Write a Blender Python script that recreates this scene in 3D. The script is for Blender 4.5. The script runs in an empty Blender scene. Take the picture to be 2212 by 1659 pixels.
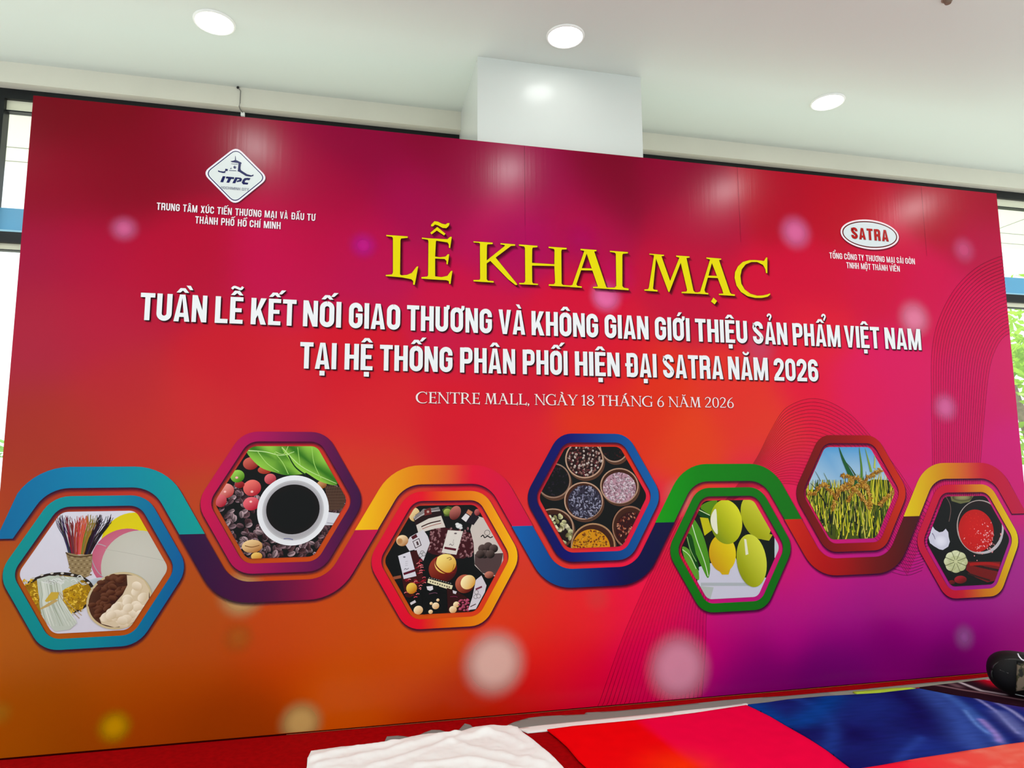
import bpy, bmesh, math, random, unicodedata
from mathutils import Matrix, Vector, noise
random.seed(7)
C = bpy.context.scene.collection
scene = bpy.context.scene
PI = math.pi

# ------------------------------------------------------------ camera
F = 1477.64                      # focal length in pixels of the 2212 wide frame
ANG = (-0.2251, 0.1219, 0.0055)
CAM = Vector((1.96113, -4.47811, 1.56856))
Rw = (Matrix.Rotation(ANG[0], 3, 'Z') @ Matrix.Rotation(ANG[1], 3, 'X') @ Matrix.Rotation(ANG[2], 3, 'Y'))
cd = bpy.data.cameras.new('camera'); cam = bpy.data.objects.new('camera', cd); C.objects.link(cam)
cd.sensor_width = 36; cd.lens = F / 2212 * 36; cd.clip_start = .05; cd.clip_end = 300
X, Y, Z = Rw.col[0], Rw.col[1], Rw.col[2]
M = Matrix((X, Z, -Y)).transposed().to_4x4(); M.translation = CAM
cam.matrix_world = M
scene.camera = cam

# ------------------------------------------------------------ light and exposure
scene.view_settings.view_transform = 'Standard'
scene.view_settings.look = 'None'
scene.view_settings.exposure = 0.34
scene.view_settings.gamma = 1
scene.view_settings.use_curve_mapping = False
w = bpy.data.worlds.new('sky'); scene.world = w; w.use_nodes = True
bg = w.node_tree.nodes['Background']
bg.inputs[0].default_value = (.90, .98, 1.0, 1); bg.inputs[1].default_value = 1.35
sd = bpy.data.lights.new('sun', 'SUN'); sun = bpy.data.objects.new('sun', sd); C.objects.link(sun)
sd.energy = 3.4; sd.angle = .02; sd.color = (1, .97, .9)
sun.rotation_euler = (math.radians(-34), math.radians(12), 0)
LAMP = 9.0; LAMP2 = 170.0                       # strength of the ceiling downlights
scene.cycles.max_bounces = 8
scene.cycles.diffuse_bounces = 5
scene.cycles.transparent_max_bounces = 40
scene.cycles.use_denoising = True

# ------------------------------------------------------------ helpers
def lin(c):
    return tuple(((v/255)/12.92 if v/255 <= .04045 else ((v/255+.055)/1.055)**2.4) for v in c[:3])
def ray(px, py):
    return Rw @ Vector(((px-1106)/F, 1, -(py-829.5)/F))
def hit(px, py, ax, val):         # the point of the plane (axis ax = val) seen at a pixel of the photograph
    d = ray(px, py); t = (val-CAM[ax])/d[ax]
    return CAM + d*t
def at(px, py):                   # a point of the backdrop's face, in metres (x along it, z up)
    h = hit(px, py, 1, 0); return (h.x, h.z)
def sub(s, ox, oy):
    return lambda x, y: at(ox+x/s, oy+y/s)
def fl(px, py, z=.01):
    h = hit(px, py, 2, z); return (h.x, h.y)

def tag(o, label=None, cat=None, group=None, kind=None):
    if label: o['label'] = label
    if cat: o['category'] = cat
    if group: o['group'] = group
    if kind: o['kind'] = kind
    return o
def empty(name, loc=(0, 0, 0), rz=0):
    o = bpy.data.objects.new(name, None); C.objects.link(o); o.location = loc; o.rotation_euler = (0, 0, rz)
    o.empty_display_size = .1
    return o
def link(name, me, mats, parent=None, smooth=False):
    o = bpy.data.objects.new(name, me); C.objects.link(o)
    for m in (mats if isinstance(mats, (list, tuple)) else [mats]): me.materials.append(m)
    if parent: o.parent = parent
    if smooth:
        for p in me.polygons: p.use_smooth = True
    return o
def obj(name, bm, mats, parent=None, smooth=False):
    me = bpy.data.meshes.new(name); bm.to_mesh(me); bm.free()
    return link(name, me, mats, parent, smooth)
def bx(bm, x0, x1, y0, y1, z0, z1, bev=0, mi=0):
    r = bmesh.ops.create_cube(bm, size=1)
    for v in r['verts']:
        v.co = Vector(((x0+x1)/2+v.co.x*(x1-x0), (y0+y1)/2+v.co.y*(y1-y0), (z0+z1)/2+v.co.z*(z1-z0)))
    if bev:
        es = list({e for v in r['verts'] for e in v.link_edges})
        bmesh.ops.bevel(bm, geom=es, offset=bev, segments=2, affect='EDGES', profile=.5)
    return bm
def box(name, x0, x1, y0, y1, z0, z1, mat, parent=None, bev=0):
    bm = bmesh.new(); bx(bm, x0, x1, y0, y1, z0, z1, bev)
    return obj(name, bm, mat, parent)
def tube(bm, pts, r, n=8, cap=True):
    pts = [Vector(p) for p in pts]; rings = []
    rr = r if isinstance(r, (list, tuple)) else [r]*len(pts)
    for i, p in enumerate(pts):
        d = (pts[min(i+1, len(pts)-1)]-pts[max(i-1, 0)]).normalized()
        u = d.cross(Vector((0, 0, 1)) if abs(d.z) < .9 else Vector((1, 0, 0))).normalized(); v = d.cross(u)
        rings.append([bm.verts.new(p+(u*math.cos(2*PI*k/n)+v*math.sin(2*PI*k/n))*rr[i]) for k in range(n)])
    for a, b in zip(rings, rings[1:]):
        for k in range(n): bm.faces.new((a[k], a[(k+1) % n], b[(k+1) % n], b[k]))
    if cap: bm.faces.new(rings[0]); bm.faces.new(rings[-1])

def mat(name, col, rough=.6, spec=.5, metal=0, bump=None, var=None, coat=0):
    m = bpy.data.materials.new(name); m.use_nodes = True
    nt = m.node_tree; b = nt.nodes['Principled BSDF']
    c = lin(col)
    b.inputs['Base Color'].default_value = (*c, 1); b.inputs['Roughness'].default_value = rough
    b.inputs['Specular IOR Level'].default_value = spec; b.inputs['Metallic'].default_value = metal
    b.inputs['Coat Weight'].default_value = coat
    tc = nt.nodes.new('ShaderNodeTexCoord')
    if var:
        n = nt.nodes.new('ShaderNodeTexNoise'); n.inputs['Scale'].default_value = var[0]; n.inputs['Detail'].default_value = 5
        nt.links.new(tc.outputs['Object'], n.inputs['Vector'])
        cr = nt.nodes.new('ShaderNodeValToRGB')
        cr.color_ramp.elements[0].position = .35; cr.color_ramp.elements[1].position = .65
        cr.color_ramp.elements[0].color = (*[x*(1-var[1]) for x in c], 1); cr.color_ramp.elements[1].color = (*[min(1, x*(1+var[1])) for x in c], 1)
        nt.links.new(n.outputs['Fac'], cr.inputs['Fac']); nt.links.new(cr.outputs['Color'], b.inputs['Base Color'])
    if bump:
        n = nt.nodes.new('ShaderNodeTexNoise'); n.inputs['Scale'].default_value = bump[0]; n.inputs['Detail'].default_value = 4
        bp = nt.nodes.new('ShaderNodeBump'); bp.inputs['Strength'].default_value = bump[1]; bp.inputs['Distance'].default_value = bump[2]
        nt.links.new(tc.outputs['Object'], n.inputs['Vector']); nt.links.new(n.outputs['Fac'], bp.inputs['Height']); nt.links.new(bp.outputs['Normal'], b.inputs['Normal'])
    return m
def print_mat(name, alpha=False, rough=.225, spec=.115, bump=True, vs=(26, 1, .7), dist=.0009):
    m = bpy.data.materials.new(name); m.use_nodes = True
    nt = m.node_tree; b = nt.nodes['Principled BSDF']
    a = nt.nodes.new('ShaderNodeAttribute'); a.attribute_name = 'ink'
    nt.links.new(a.outputs['Color'], b.inputs['Base Color'])
    b.inputs['Roughness'].default_value = rough; b.inputs['Specular IOR Level'].default_value = spec
    if bump:
        tc = nt.nodes.new('ShaderNodeTexCoord'); mp = nt.nodes.new('ShaderNodeMapping')
        mp.inputs['Scale'].default_value = vs
        n = nt.nodes.new('ShaderNodeTexNoise'); n.inputs['Scale'].default_value = 1.6; n.inputs['Detail'].default_value = 6
        bp = nt.nodes.new('ShaderNodeBump'); bp.inputs['Strength'].default_value = .35; bp.inputs['Distance'].default_value = dist
        nt.links.new(tc.outputs['Object'], mp.inputs['Vector']); nt.links.new(mp.outputs[0], n.inputs['Vector'])
        nt.links.new(n.outputs['Fac'], bp.inputs['Height']); nt.links.new(bp.outputs['Normal'], b.inputs['Normal'])
    if alpha:
        out = nt.nodes['Material Output']; mx = nt.nodes.new('ShaderNodeMixShader'); tr = nt.nodes.new('ShaderNodeBsdfTransparent')
        nt.links.new(a.outputs['Alpha'], mx.inputs[0]); nt.links.new(tr.outputs[0], mx.inputs[1]); nt.links.new(b.outputs[0], mx.inputs[2])
        nt.links.new(mx.outputs[0], out.inputs['Surface'])
    return m
def glass_mat(name, tint=(.97, .99, .99)):
    m = bpy.data.materials.new(name); m.use_nodes = True; nt = m.node_tree
    for n in list(nt.nodes): nt.nodes.remove(n)
    out = nt.nodes.new('ShaderNodeOutputMaterial'); mx = nt.nodes.new('ShaderNodeMixShader')
    tr = nt.nodes.new('ShaderNodeBsdfTransparent'); gl = nt.nodes.new('ShaderNodeBsdfGlossy'); lw = nt.nodes.new('ShaderNodeLayerWeight'); lw.inputs[0].default_value = .5
    pw = nt.nodes.new('ShaderNodeMath'); pw.operation = 'POWER'; pw.inputs[1].default_value = 5; nt.links.new(lw.outputs['Facing'], pw.inputs[0])
    fr = nt.nodes.new('ShaderNodeMath'); fr.operation = 'MULTIPLY_ADD'; fr.inputs[1].default_value = .5; fr.inputs[2].default_value = .03; nt.links.new(pw.outputs[0], fr.inputs[0])
    tr.inputs[0].default_value = (*tint, 1); gl.inputs['Roughness'].default_value = .02
    nt.links.new(fr.outputs[0], mx.inputs[0]); nt.links.new(tr.outputs[0], mx.inputs[1]); nt.links.new(gl.outputs[0], mx.inputs[2]); nt.links.new(mx.outputs[0], out.inputs[0])
    return m
def emit_mat(name, col, s):
    m = bpy.data.materials.new(name); m.use_nodes = True; nt = m.node_tree
    b = nt.nodes['Principled BSDF']; b.inputs['Base Color'].default_value = (*col, 1)
    b.inputs['Emission Color'].default_value = (*col, 1); b.inputs['Emission Strength'].default_value = s
    return m

INK = 0.85          # how bright the backdrop's white ink may get; every ink colour is scaled by it
def ink(c, a=1.0):
    r = [max(0.0, v*INK-.011) for v in lin(c)]; return (r[0], r[1], r[2], a)

# flat print work on the backdrop: polygons in (x, z) metres with a colour per corner
STEP = 4e-6
class Art:
    def __init__(s, depth): s.v = []; s.f = []; s.c = []; s.y = -depth; s.clip = None
    def raw(s, pts):                      # pts: (x, z, rgba)
        if s.clip: pts = clip_convex(pts, s.clip)
        if len(pts) < 3: return
        b = len(s.v)
        for x, z, c in pts: s.v.append((x, s.y, z)); s.c.append(c)
        s.f.append(tuple(range(b, b+len(pts))))
    def up(s): s.y -= STEP
    def poly(s, pts, col, keep=False):
        if not keep: s.up()
        fn = col if callable(col) else (lambda x, z: col)
        if s.clip and not convex(pts):
            from mathutils.geometry import tessellate_polygon
            for t in tessellate_polygon([[Vector((p[0], p[1], 0)) for p in pts]]):
                s.raw([(pts[i][0], pts[i][1], fn(*pts[i])) for i in t])
        else: s.raw([(x, z, fn(x, z)) for x, z in pts])
    def strip(s, A, B, col, close=False):
        s.up(); fn = col if callable(col) else (lambda x, z: col); n = len(A)
        for i in range(n if close else n-1):
            j = (i+1) % n
            s.raw([(p[0], p[1], fn(*p)) for p in (A[i], A[j], B[j], B[i])])
    def stroke(s, pts, w0, col, w1=None, close=False):
        L, R = offs(pts, w0/2, (w1 if w1 is not None else w0)/2, close); s.strip(L, R, col, close)
    def disc(s, c, rx, rz, fn, rot=0, n=24, rings=3, inner=0):
        # fn(radius 0..1, angle) -> colour
        s.up(); ca, sa = math.cos(rot), math.sin(rot)
        def P(t, a):
            x, z = rx*t*math.cos(a), rz*t*math.sin(a)
            return (c[0]+x*ca-z*sa, c[1]+x*sa+z*ca, fn(t, a) if callable(fn) else fn)
        for k in range(rings):
            t0, t1 = inner+(1-inner)*k/rings, inner+(1-inner)*(k+1)/rings
            for i in range(n):
                a0, a1 = 2*PI*i/n, 2*PI*(i+1)/n
                if t0 == 0: s.raw([P(0, 0), P(t1, a0), P(t1, a1)])
                else: s.raw([P(t0, a0), P(t1, a0), P(t1, a1), P(t0, a1)])
    def build(s, name, m, parent=None):
        me = bpy.data.meshes.new(name)
        me.from_pydata(s.v, [], s.f)
        ca = me.color_attributes.new('ink', 'FLOAT_COLOR', 'POINT')
        flat = [v for c in s.c for v in c]
        ca.data.foreach_set('color', flat); me.update()
        # every face looks towards the room
        bm = bmesh.new(); bm.from_mesh(me)
        for f in bm.faces:
            f.normal_update()
            if f.normal.y > 0: f.normal_flip()
        bm.to_mesh(me); bm.free()
        return link(name, me, m, parent)
def convex(p):
    s = 0
    for i in range(len(p)):
        a, b, c = p[i], p[(i+1) % len(p)], p[(i+2) % len(p)]
        k = (b[0]-a[0])*(c[1]-b[1])-(b[1]-a[1])*(c[0]-b[0])
        if abs(k) < 1e-12: continue
        if s == 0: s = 1 if k > 0 else -1
        elif (k > 0) != (s > 0): return False
    return True
def clip_convex(pts, C_):                 # C_ counter-clockwise outline
    out = pts
    for i in range(len(C_)):
        a, b = C_[i], C_[(i+1) % len(C_)]
        src = out; out = []
        if not src: return []
        d = lambda p: (b[0]-a[0])*(p[1]-a[1])-(b[1]-a[1])*(p[0]-a[0])
        for k in range(len(src)):
            p, q = src[k], src[(k+1) % len(src)]; dp, dq = d(p), d(q)
            if dp >= 0: out.append(p)
            if (dp >= 0) != (dq >= 0):
                t = dp/(dp-dq)
                cc = tuple(p[2][j]+(q[2][j]-p[2][j])*t for j in range(len(p[2]))) if len(p) > 2 else None
                e = (p[0]+(q[0]-p[0])*t, p[1]+(q[1]-p[1])*t)
                out.append((*e, cc) if cc is not None else e)
    return out
def offs(pts, w0, w1, close=False):
    L, R = [], []; n = len(pts)
    for i, p in enumerate(pts):
        t = i/max(1, n-1); h = w0+(w1-w0)*t
        a = pts[i-1] if (i > 0 or close) else None
        b = pts[(i+1) % n] if (i < n-1 or close) else None
        def nrm(u, v):
            dx, dz = v[0]-u[0], v[1]-u[1]; l = math.hypot(dx, dz) or 1e-9; return (-dz/l, dx/l)
        n1 = nrm(a, p) if a else nrm(p, b); n2 = nrm(p, b) if b else n1
        mx, mz = n1[0]+n2[0], n1[1]+n2[1]; l = math.hypot(mx, mz) or 1e-9; mx /= l; mz /= l
        k = h/max(.35, mx*n1[0]+mz*n1[1])
        L.append((p[0]+mx*k, p[1]+mz*k)); R.append((p[0]-mx*k, p[1]-mz*k))
    return L, R
def crom(P, n=8, close=False):            # smooth curve through points
    out = []; m = len(P); g = (lambda i: P[i % m]) if close else (lambda i: P[max(0, min(m-1, i))])
    for i in range(m if close else m-1):
        p0, p1, p2, p3 = g(i-1), g(i), g(i+1), g(i+2)
        for k in range(n):
            t = k/n
            out.append(tuple(.5*((2*p1[j])+(-p0[j]+p2[j])*t+(2*p0[j]-5*p1[j]+4*p2[j]-p3[j])*t*t+(-p0[j]+3*p1[j]-3*p2[j]+p3[j])*t**3) for j in range(len(p1))))
    if not close: out.append(tuple(P[-1]))
    return out
def mixc(a, b, t):
    t = max(0, min(1, t)); return tuple(a[i]+(b[i]-a[i])*t for i in range(len(a)))
def ramp(stops, t):
    for (t0, c0), (t1, c1) in zip(stops, stops[1:]):
        if t <= t1: return mixc(c0, c1, (t-t0)/(t1-t0))
    return stops[-1][1]

# ------------------------------------------------------------ materials
M_ceil = mat('ceiling_paint', (216, 222, 214), .7, .3, bump=(60, .08, .002))
M_wall = mat('wall_paint', (216, 212, 196), .55, .4, var=(3, .02), bump=(40, .1, .002))
M_pill = mat('pillar_gloss_paint', (204, 206, 200), .22, .3, bump=(3, .15, .004))
M_black = mat('black_aluminium', (10, 14, 16), .4, .3)
M_cream = mat('cream_sash', (228, 226, 200), .5)
M_blue = mat('sky_blue_panel', (96, 172, 214), .35, .5)
M_white = mat('white_plastic', (238, 238, 232), .4)
M_floor = mat('floor_tile', (206, 212, 214), .25, .5, var=(2, .03))
M_carpet = mat('red_carpet', (150, 0, 4), .9, .04, var=(30, .12), bump=(300, .3, .003))
M_ground = mat('pale_paving', (230, 226, 212), .8, .3, var=(1.5, .06))
M_glass = glass_mat('window_glass')
M_bark = mat('bark', (150, 130, 112), .9, .2, var=(14, .25), bump=(25, .5, .02))
M_lamp = emit_mat('lamp_diffuser', (.98, 1, .99), LAMP)
M_lamp2 = emit_mat('bright_lamp_diffuser', (.98, 1, .99), LAMP2)
P_sheet = print_mat('backdrop_vinyl')
P_ink = print_mat('printed_ink')
P_soft = print_mat('printed_soft_ink', alpha=True)
P_cloth = print_mat('printed_banner_cloth', rough=.9, spec=.03, vs=(6, 6, 6), dist=.004)

# ------------------------------------------------------------ setting
ZC = 4.537
floor = tag(box('floor', -6, 14, -8, 1.0, -.12, -.006, M_floor), kind='structure')
ceiling = tag(box('ceiling', -6, 14, -8, .90, ZC, ZC+.15, M_ceil), kind='structure')
tag(box('wall_back', -6, 14, .90, 1.20, 4.378, ZC+.15, M_wall), kind='structure')
tag(box('wall_pillar', 2.766, 4.036, .10, 1.20, -.006, ZC, M_pill), kind='structure')
tag(box('ground', -40, 60, 1.25, 50, -.35, -.15, M_ground), kind='structure')

def window(n, x0, x1, mull):
    r = tag(empty('window_%d' % n, (0, 0, 0)), kind='structure')
    bm = bmesh.new(); bx(bm, x0, x1, .99, 1.07, 4.300, 4.378)
    bx(bm, x0, x1, .99, 1.07, 3.205, 3.285)
    for m0, m1 in mull: bx(bm, m0, m1, .985, 1.07, -.006, 4.30)
    obj('window_frame', bm, M_black, r)
    bm = bmesh.new(); bx(bm, x0, x1, 1.02, 1.06, 4.222, 4.300); bx(bm, x0, x1, 1.02, 1.06, 3.160, 3.205)
    obj('window_sash', bm, M_cream, r)
    bm = bmesh.new(); bx(bm, x0, x1, 1.012, 1.066, 4.212, 4.222); bx(bm, x0, x1, 1.015, 1.062, 3.153, 3.160)
    obj('window_gasket', bm, M_black, r)
    box('blue_panel', x0, x1, 1.03, 1.05, 3.300, 3.475, M_blue, r)
    box('panel_bead', x0, x1, 1.0, 1.05, 3.285, 3.302, mat('pale_blue_bead', (160, 214, 236), .3), r)
    bm = bmesh.new(); bx(bm, x0, x1, 1.036, 1.044, 3.475, 4.212); bx(bm, x0, x1, 1.036, 1.044, -.006, 3.153)
    obj('window_glass', bm, M_glass, r)
window(1, -6, 2.766, [(-.74, -.615), (-3.6, -3.5)])
window(2, 4.036, 14, [(11.2, 11.3)])

# canopy outside the glass
cn = empty('entrance_canopy', (4, 1.7, 4.3))
M_can = mat('canopy_panel', (240, 241, 230), .6)
cb = box('canopy_slab', -12, 14, 1.24-1.7, 2.33-1.7, 0.0, .14, M_can, cn)
bm = bmesh.new()
for z in (1.86, 2.16): bx(bm, -12, 14, z-1.7-.004, z-1.7+.004, -.004, .001)
for i in range(12): bx(bm, -11.6+i*2.1, -11.59+i*2.1, 1.25-1.7, 1.86-1.7, -.004, .001)
obj('panel_joint', bm, mat('joint_grey', (176, 176, 166), .7), cn)
tag(cn, 'white panelled canopy underside outside above the windows', 'canopy')

# ------------------------------------------------------------ ceiling downlights
def downlight(x, y, label, ml=M_lamp, group='round ceiling downlights'):
    r = tag(empty('ceiling_light', (x, y, ZC)), label, 'ceiling light', group)
    bm = bmesh.new(); bmesh.ops.create_circle(bm, cap_ends=True, segments=48, radius=.118)
    for v in bm.verts: v.co.z = -.007
    for f in bm.faces:
        f.normal_update()
        if f.normal.z > 0: f.normal_flip()
    obj('diffuser', bm, ml, r)
    bm = bmesh.new(); rings = []
    for rad, z in ((.118, -.005), (.121, -.012), (.130, -.010), (.134, 0)):
        rings.append([bm.verts.new((rad*math.cos(2*PI*k/48), rad*math.sin(2*PI*k/48), z)) for k in range(48)])
    for a, b in zip(rings, rings[1:]):
        for k in range(48): bm.faces.new((a[k], a[(k+1) % 48], b[(k+1) % 48], b[k]))
    obj('trim_ring', bm, M_white, r, True)
downlight(.982, .10, 'lit round white downlight at upper left, above the wire on the wall')
downlight(3.32, -.26, 'lit round white downlight directly in front of the white pillar')
downlight(5.68, .10, 'lit round white downlight at the right, over the crimson right half of the backdrop')
for i, x in enumerate((-1.4, 1.0, 3.4, 5.8, 8.2)):  # the leftmost lamp is added to brighten the left side of the backdrop
    downlight(x, -1.9, 'round white downlight in the row nearer the room, %s' % ('added past the left end of the backdrop to brighten its left side', 'over the left side', 'over the middle', 'over the right side', 'past the right end of the backdrop')[i], M_lamp2)

# ------------------------------------------------------------ the backdrop
BW, BH = 7.185, 3.84
B = empty('event_banner', (0, 0, 0))
tag(B, 'huge crimson to orange event backdrop board with hexagon pictures, standing on the red carpet', 'banner')
M_board = mat('board_edge', (96, 60, 52), .7)
box('backing_board', 0.002, BW-.002, .0006, .045, 0.0, BH-.002, M_board, B)

# background gradient of the print: colours sampled across the design (pixel, colour)
G = [(90,225,(118,0,34)),(250,230,(122,0,34)),(90,400,(140,6,42)),(300,330,(128,0,38)),(250,400,(135,0,40)),(420,300,(140,0,46)),(800,330,(140,0,58)),(950,330,(128,0,46)),
 (900,420,(162,0,74)),(720,430,(160,0,60)),(700,520,(185,0,66)),(780,560,(182,0,76)),(1000,360,(150,0,66)),(1200,400,(150,0,70)),(1300,400,(130,0,48)),(1300,350,(118,0,42)),(1450,380,(140,0,52)),(1250,480,(175,0,72)),(1100,500,(178,0,82)),(1500,480,(172,0,58)),
 (1700,440,(170,0,42)),(1800,460,(178,0,40)),(2050,440,(168,10,44)),(2130,440,(160,12,46)),(2130,520,(176,26,66)),
 (60,560,(158,30,62)),(200,560,(172,16,58)),(400,560,(176,0,52)),(50,760,(170,40,62)),(60,700,(170,36,58)),(200,700,(180,30,58)),(350,600,(180,10,54)),(600,580,(190,0,72)),(500,780,(198,28,44)),(250,850,(184,40,48)),(40,900,(166,48,42)),(60,1000,(168,56,36)),(150,950,(176,52,40)),
 (300,960,(192,50,40)),(450,900,(204,44,46)),(760,780,(206,10,42)),(800,900,(214,36,44)),(600,830,(206,34,48)),(1000,700,(196,0,66)),(1100,800,(204,0,48)),(1000,900,(212,0,42)),(1050,960,(214,22,46)),(1250,700,(206,0,56)),(1300,800,(214,20,42)),(1400,880,(222,48,24)),(1300,930,(222,50,22)),(1500,960,(228,66,26)),
 (1500,600,(192,0,58)),(1650,650,(206,14,56)),(1750,600,(196,8,54)),(1750,720,(212,30,52)),(1600,880,(224,48,40)),(1650,930,(226,60,40)),(1750,850,(216,24,54)),(1850,850,(212,0,82)),(1950,820,(208,0,88)),(1900,600,(196,16,60)),(2000,650,(198,20,72)),(2100,700,(196,24,82)),(2100,850,(198,0,96)),(2050,950,(200,0,100)),(2180,1000,(200,10,110)),(1950,950,(208,0,92)),
 (2180,800,(200,28,92)),(20,1100,(176,66,32)),(20,1250,(176,88,26)),(20,1400,(172,88,14)),(60,1500,(152,74,0)),(20,1600,(158,80,6)),(250,1450,(168,78,4)),(350,1400,(172,74,6)),(150,1590,(146,68,0)),(420,1250,(184,82,22)),(430,1400,(172,70,4)),(330,1550,(154,62,0)),(520,1560,(148,56,0)),(450,1600,(142,58,0)),
 (600,1400,(184,64,6)),(700,1350,(192,72,14)),(780,1250,(196,78,24)),(750,1500,(190,78,2)),(850,1450,(186,66,2)),(900,1400,(196,76,16)),(950,1530,(168,46,0)),(1050,1540,(176,38,10)),(420,1130,(190,68,34)),(790,1030,(212,60,38)),(650,1310,(188,66,10)),
 (1100,1330,(208,56,28)),(1130,1240,(214,62,38)),(1180,1400,(214,40,30)),(1250,1320,(218,40,40)),(1240,1450,(206,14,46)),(1300,1500,(200,6,56)),(1150,1500,(194,26,30)),(1340,1300,(220,24,56)),(1420,1300,(226,10,74)),(1120,1000,(218,34,46)),(1130,1150,(224,50,50)),
 (1480,1400,(204,0,98)),(1400,1450,(206,0,86)),(1560,1350,(186,0,118)),(1600,1440,(140,0,108)),(1700,1340,(176,0,124)),(1640,1480,(112,0,96)),(1600,1500,(112,0,94)),(1550,1400,(176,0,112)),(1800,1330,(160,0,126)),(1800,1440,(112,0,104)),(1780,1480,(98,0,92)),(1950,1400,(122,4,104)),(2000,1320,(150,4,126)),(2060,1440,(106,4,96)),(2100,1330,(152,20,128)),(2120,1420,(128,14,106)),(2190,1300,(158,34,132)),(2195,1400,(146,32,116)),
 (1430,1150,(228,30,64)),(1700,1200,(208,0,104)),(1760,1260,(192,0,122)),(1650,1040,(226,34,66)),(1720,1080,(220,10,86)),(1980,1220,(190,0,124)),(1960,1290,(168,0,124)),(2000,1100,(206,0,108))]
GP = [(*at(px, py), tuple(max(0, v*(1.22 if py > 1250 else (1.08 if px > 1650 else 1))-.009) for v in lin(c))) for px, py, c in G]  # lower and right-hand samples are brightened to make up for weaker light there
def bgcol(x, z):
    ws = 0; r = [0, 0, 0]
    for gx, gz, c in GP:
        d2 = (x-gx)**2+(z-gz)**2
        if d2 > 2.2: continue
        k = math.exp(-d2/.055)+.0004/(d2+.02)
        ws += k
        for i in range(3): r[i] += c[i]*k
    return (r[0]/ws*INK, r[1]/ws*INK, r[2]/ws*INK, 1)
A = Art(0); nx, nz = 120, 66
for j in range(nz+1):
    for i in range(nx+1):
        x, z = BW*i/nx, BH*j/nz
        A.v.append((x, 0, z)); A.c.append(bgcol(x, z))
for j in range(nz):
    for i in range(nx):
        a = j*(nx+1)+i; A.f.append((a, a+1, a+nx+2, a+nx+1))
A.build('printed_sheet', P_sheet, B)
# narrow pale hem along the top and a dark one at the bottom edge
A = Art(.0002)
A.poly([(0, 0), (BW, 0), (BW, .010), (0, .010)], ink((60, 20, 16)))
A.poly([(1.6, 0.002), (BW, 0.002), (BW, .004), (1.6, .004)], ink((200, 120, 80)))
A.build('bottom_hem', P_ink, B)
# seams where the sheets of vinyl are joined
A = Art(.00025)
for px, py in ((1133, 300), (1593, 365), (2190*.0+1993, 440)):
    x = at(px, py)[0]; A.poly([(x-.004, .0), (x+.004, .0), (x+.004, BH), (x-.004, BH)], (*bgcol(x, 2)[:3], .0))
    A.poly([(x-.0035, 3.25), (x+.0015, 3.25), (x+.0015, BH), (x-.0035, BH)], (.10, 0, .02, .28))
A.build('seam', P_soft, B)

# --- printed wave lines
def wave(name, L_, R_, n, wd=.0046, fill=.22, a=.7):
    A = Art(.0004)
    Lc = [at(*p) for p in crom(L_, 8)]; Rc = [at(*p) for p in crom(R_, 8)]
    cl = lambda p: (min(BW-.001, max(.001, p[0])), max(.011, p[1]))
    Lc = [cl(p) for p in Lc]; Rc = [cl(p) for p in Rc]
    if fill: A.strip(Lc, Rc, (lin((240, 0, 80))[0]*INK, 0, lin((0, 0, 80))[2]*INK, fill))
    dark = lambda x, z: (*[v*.66 for v in bgcol(x, z)[:3]], a)
    for k in range(n):
        t = k/(n-1)
        pts = [(p[0]+(q[0]-p[0])*t, p[1]+(q[1]-p[1])*t) for p, q in zip(Lc, Rc)]
        q = [pts[0]]
        for p in pts[1:]:
            if math.dist(p, q[-1]) > .004: q.append(p)
        if len(q) > 1: A.stroke(q, wd, dark)
    return A.build(name, P_soft, B)
wave('wave_lines', [(1291,1529),(1340,1390),(1378,1300),(1432,1180),(1462,1120)], [(1516,1507),(1524,1400),(1529,1300),(1560,1180),(1590,1080)], 25)
wave('wave_lines', [(1560,1090),(1628,1000),(1665,930),(1700,880),(1762,861),(1830,890),(1890,953),(1950,1030),(2010,1130)],
     [(1560,1092),(1625,1060),(1675,1046),(1722,1048),(1775,1072),(1825,1110),(1875,1150),(1925,1195),(1960,1243)], 27)
#wave('wave_lines', [(2006,1085),(1985,1120),(1972,1150),(1955,1190),(1928,1234)], [(2030,1105),(2012,1135),(2000,1165),(1995,1200),(1968,1243)], 3, fill=.2)
#wave('wave_lines', [(1928,1234),(1945,1210),(1965,1160),(1990,1100),(2010,1070)], [(1968,1243),(1990,1222),(2006,1180),(2020,1120),(2035,1080)], 2, fill=.12)
A = Art(.00042)
dark = lambda x, z: (*[v*.60 for v in bgcol(x, z)[:3]], .7)
for k in range(22):
    t = k/21
    a0 = (1999-t*72, 1078+t*158); a1 = (2026-t*34, 1092+t*140)
    A.stroke([at(*p) for p in crom([a0, ((a0[0]+a1[0])/2, (a0[1]+a1[1])/2+4+5*t), a1], 4)], .006, dark)
A.build('wave_lines', P_soft, B)
wave('wave_lines', [(2030,1110),(2016,1060),(2014,980),(2012,860),(2013,760),(2028,690),(2062,625),(2110,578),(2164,553),(2200,548)],
     [(2110,1110),(2116,1060),(2118,1000),(2126,900),(2134,820),(2142,778),(2156,744),(2170,727),(2184,720),(2200,722)], 24, wd=.0055)

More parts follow.
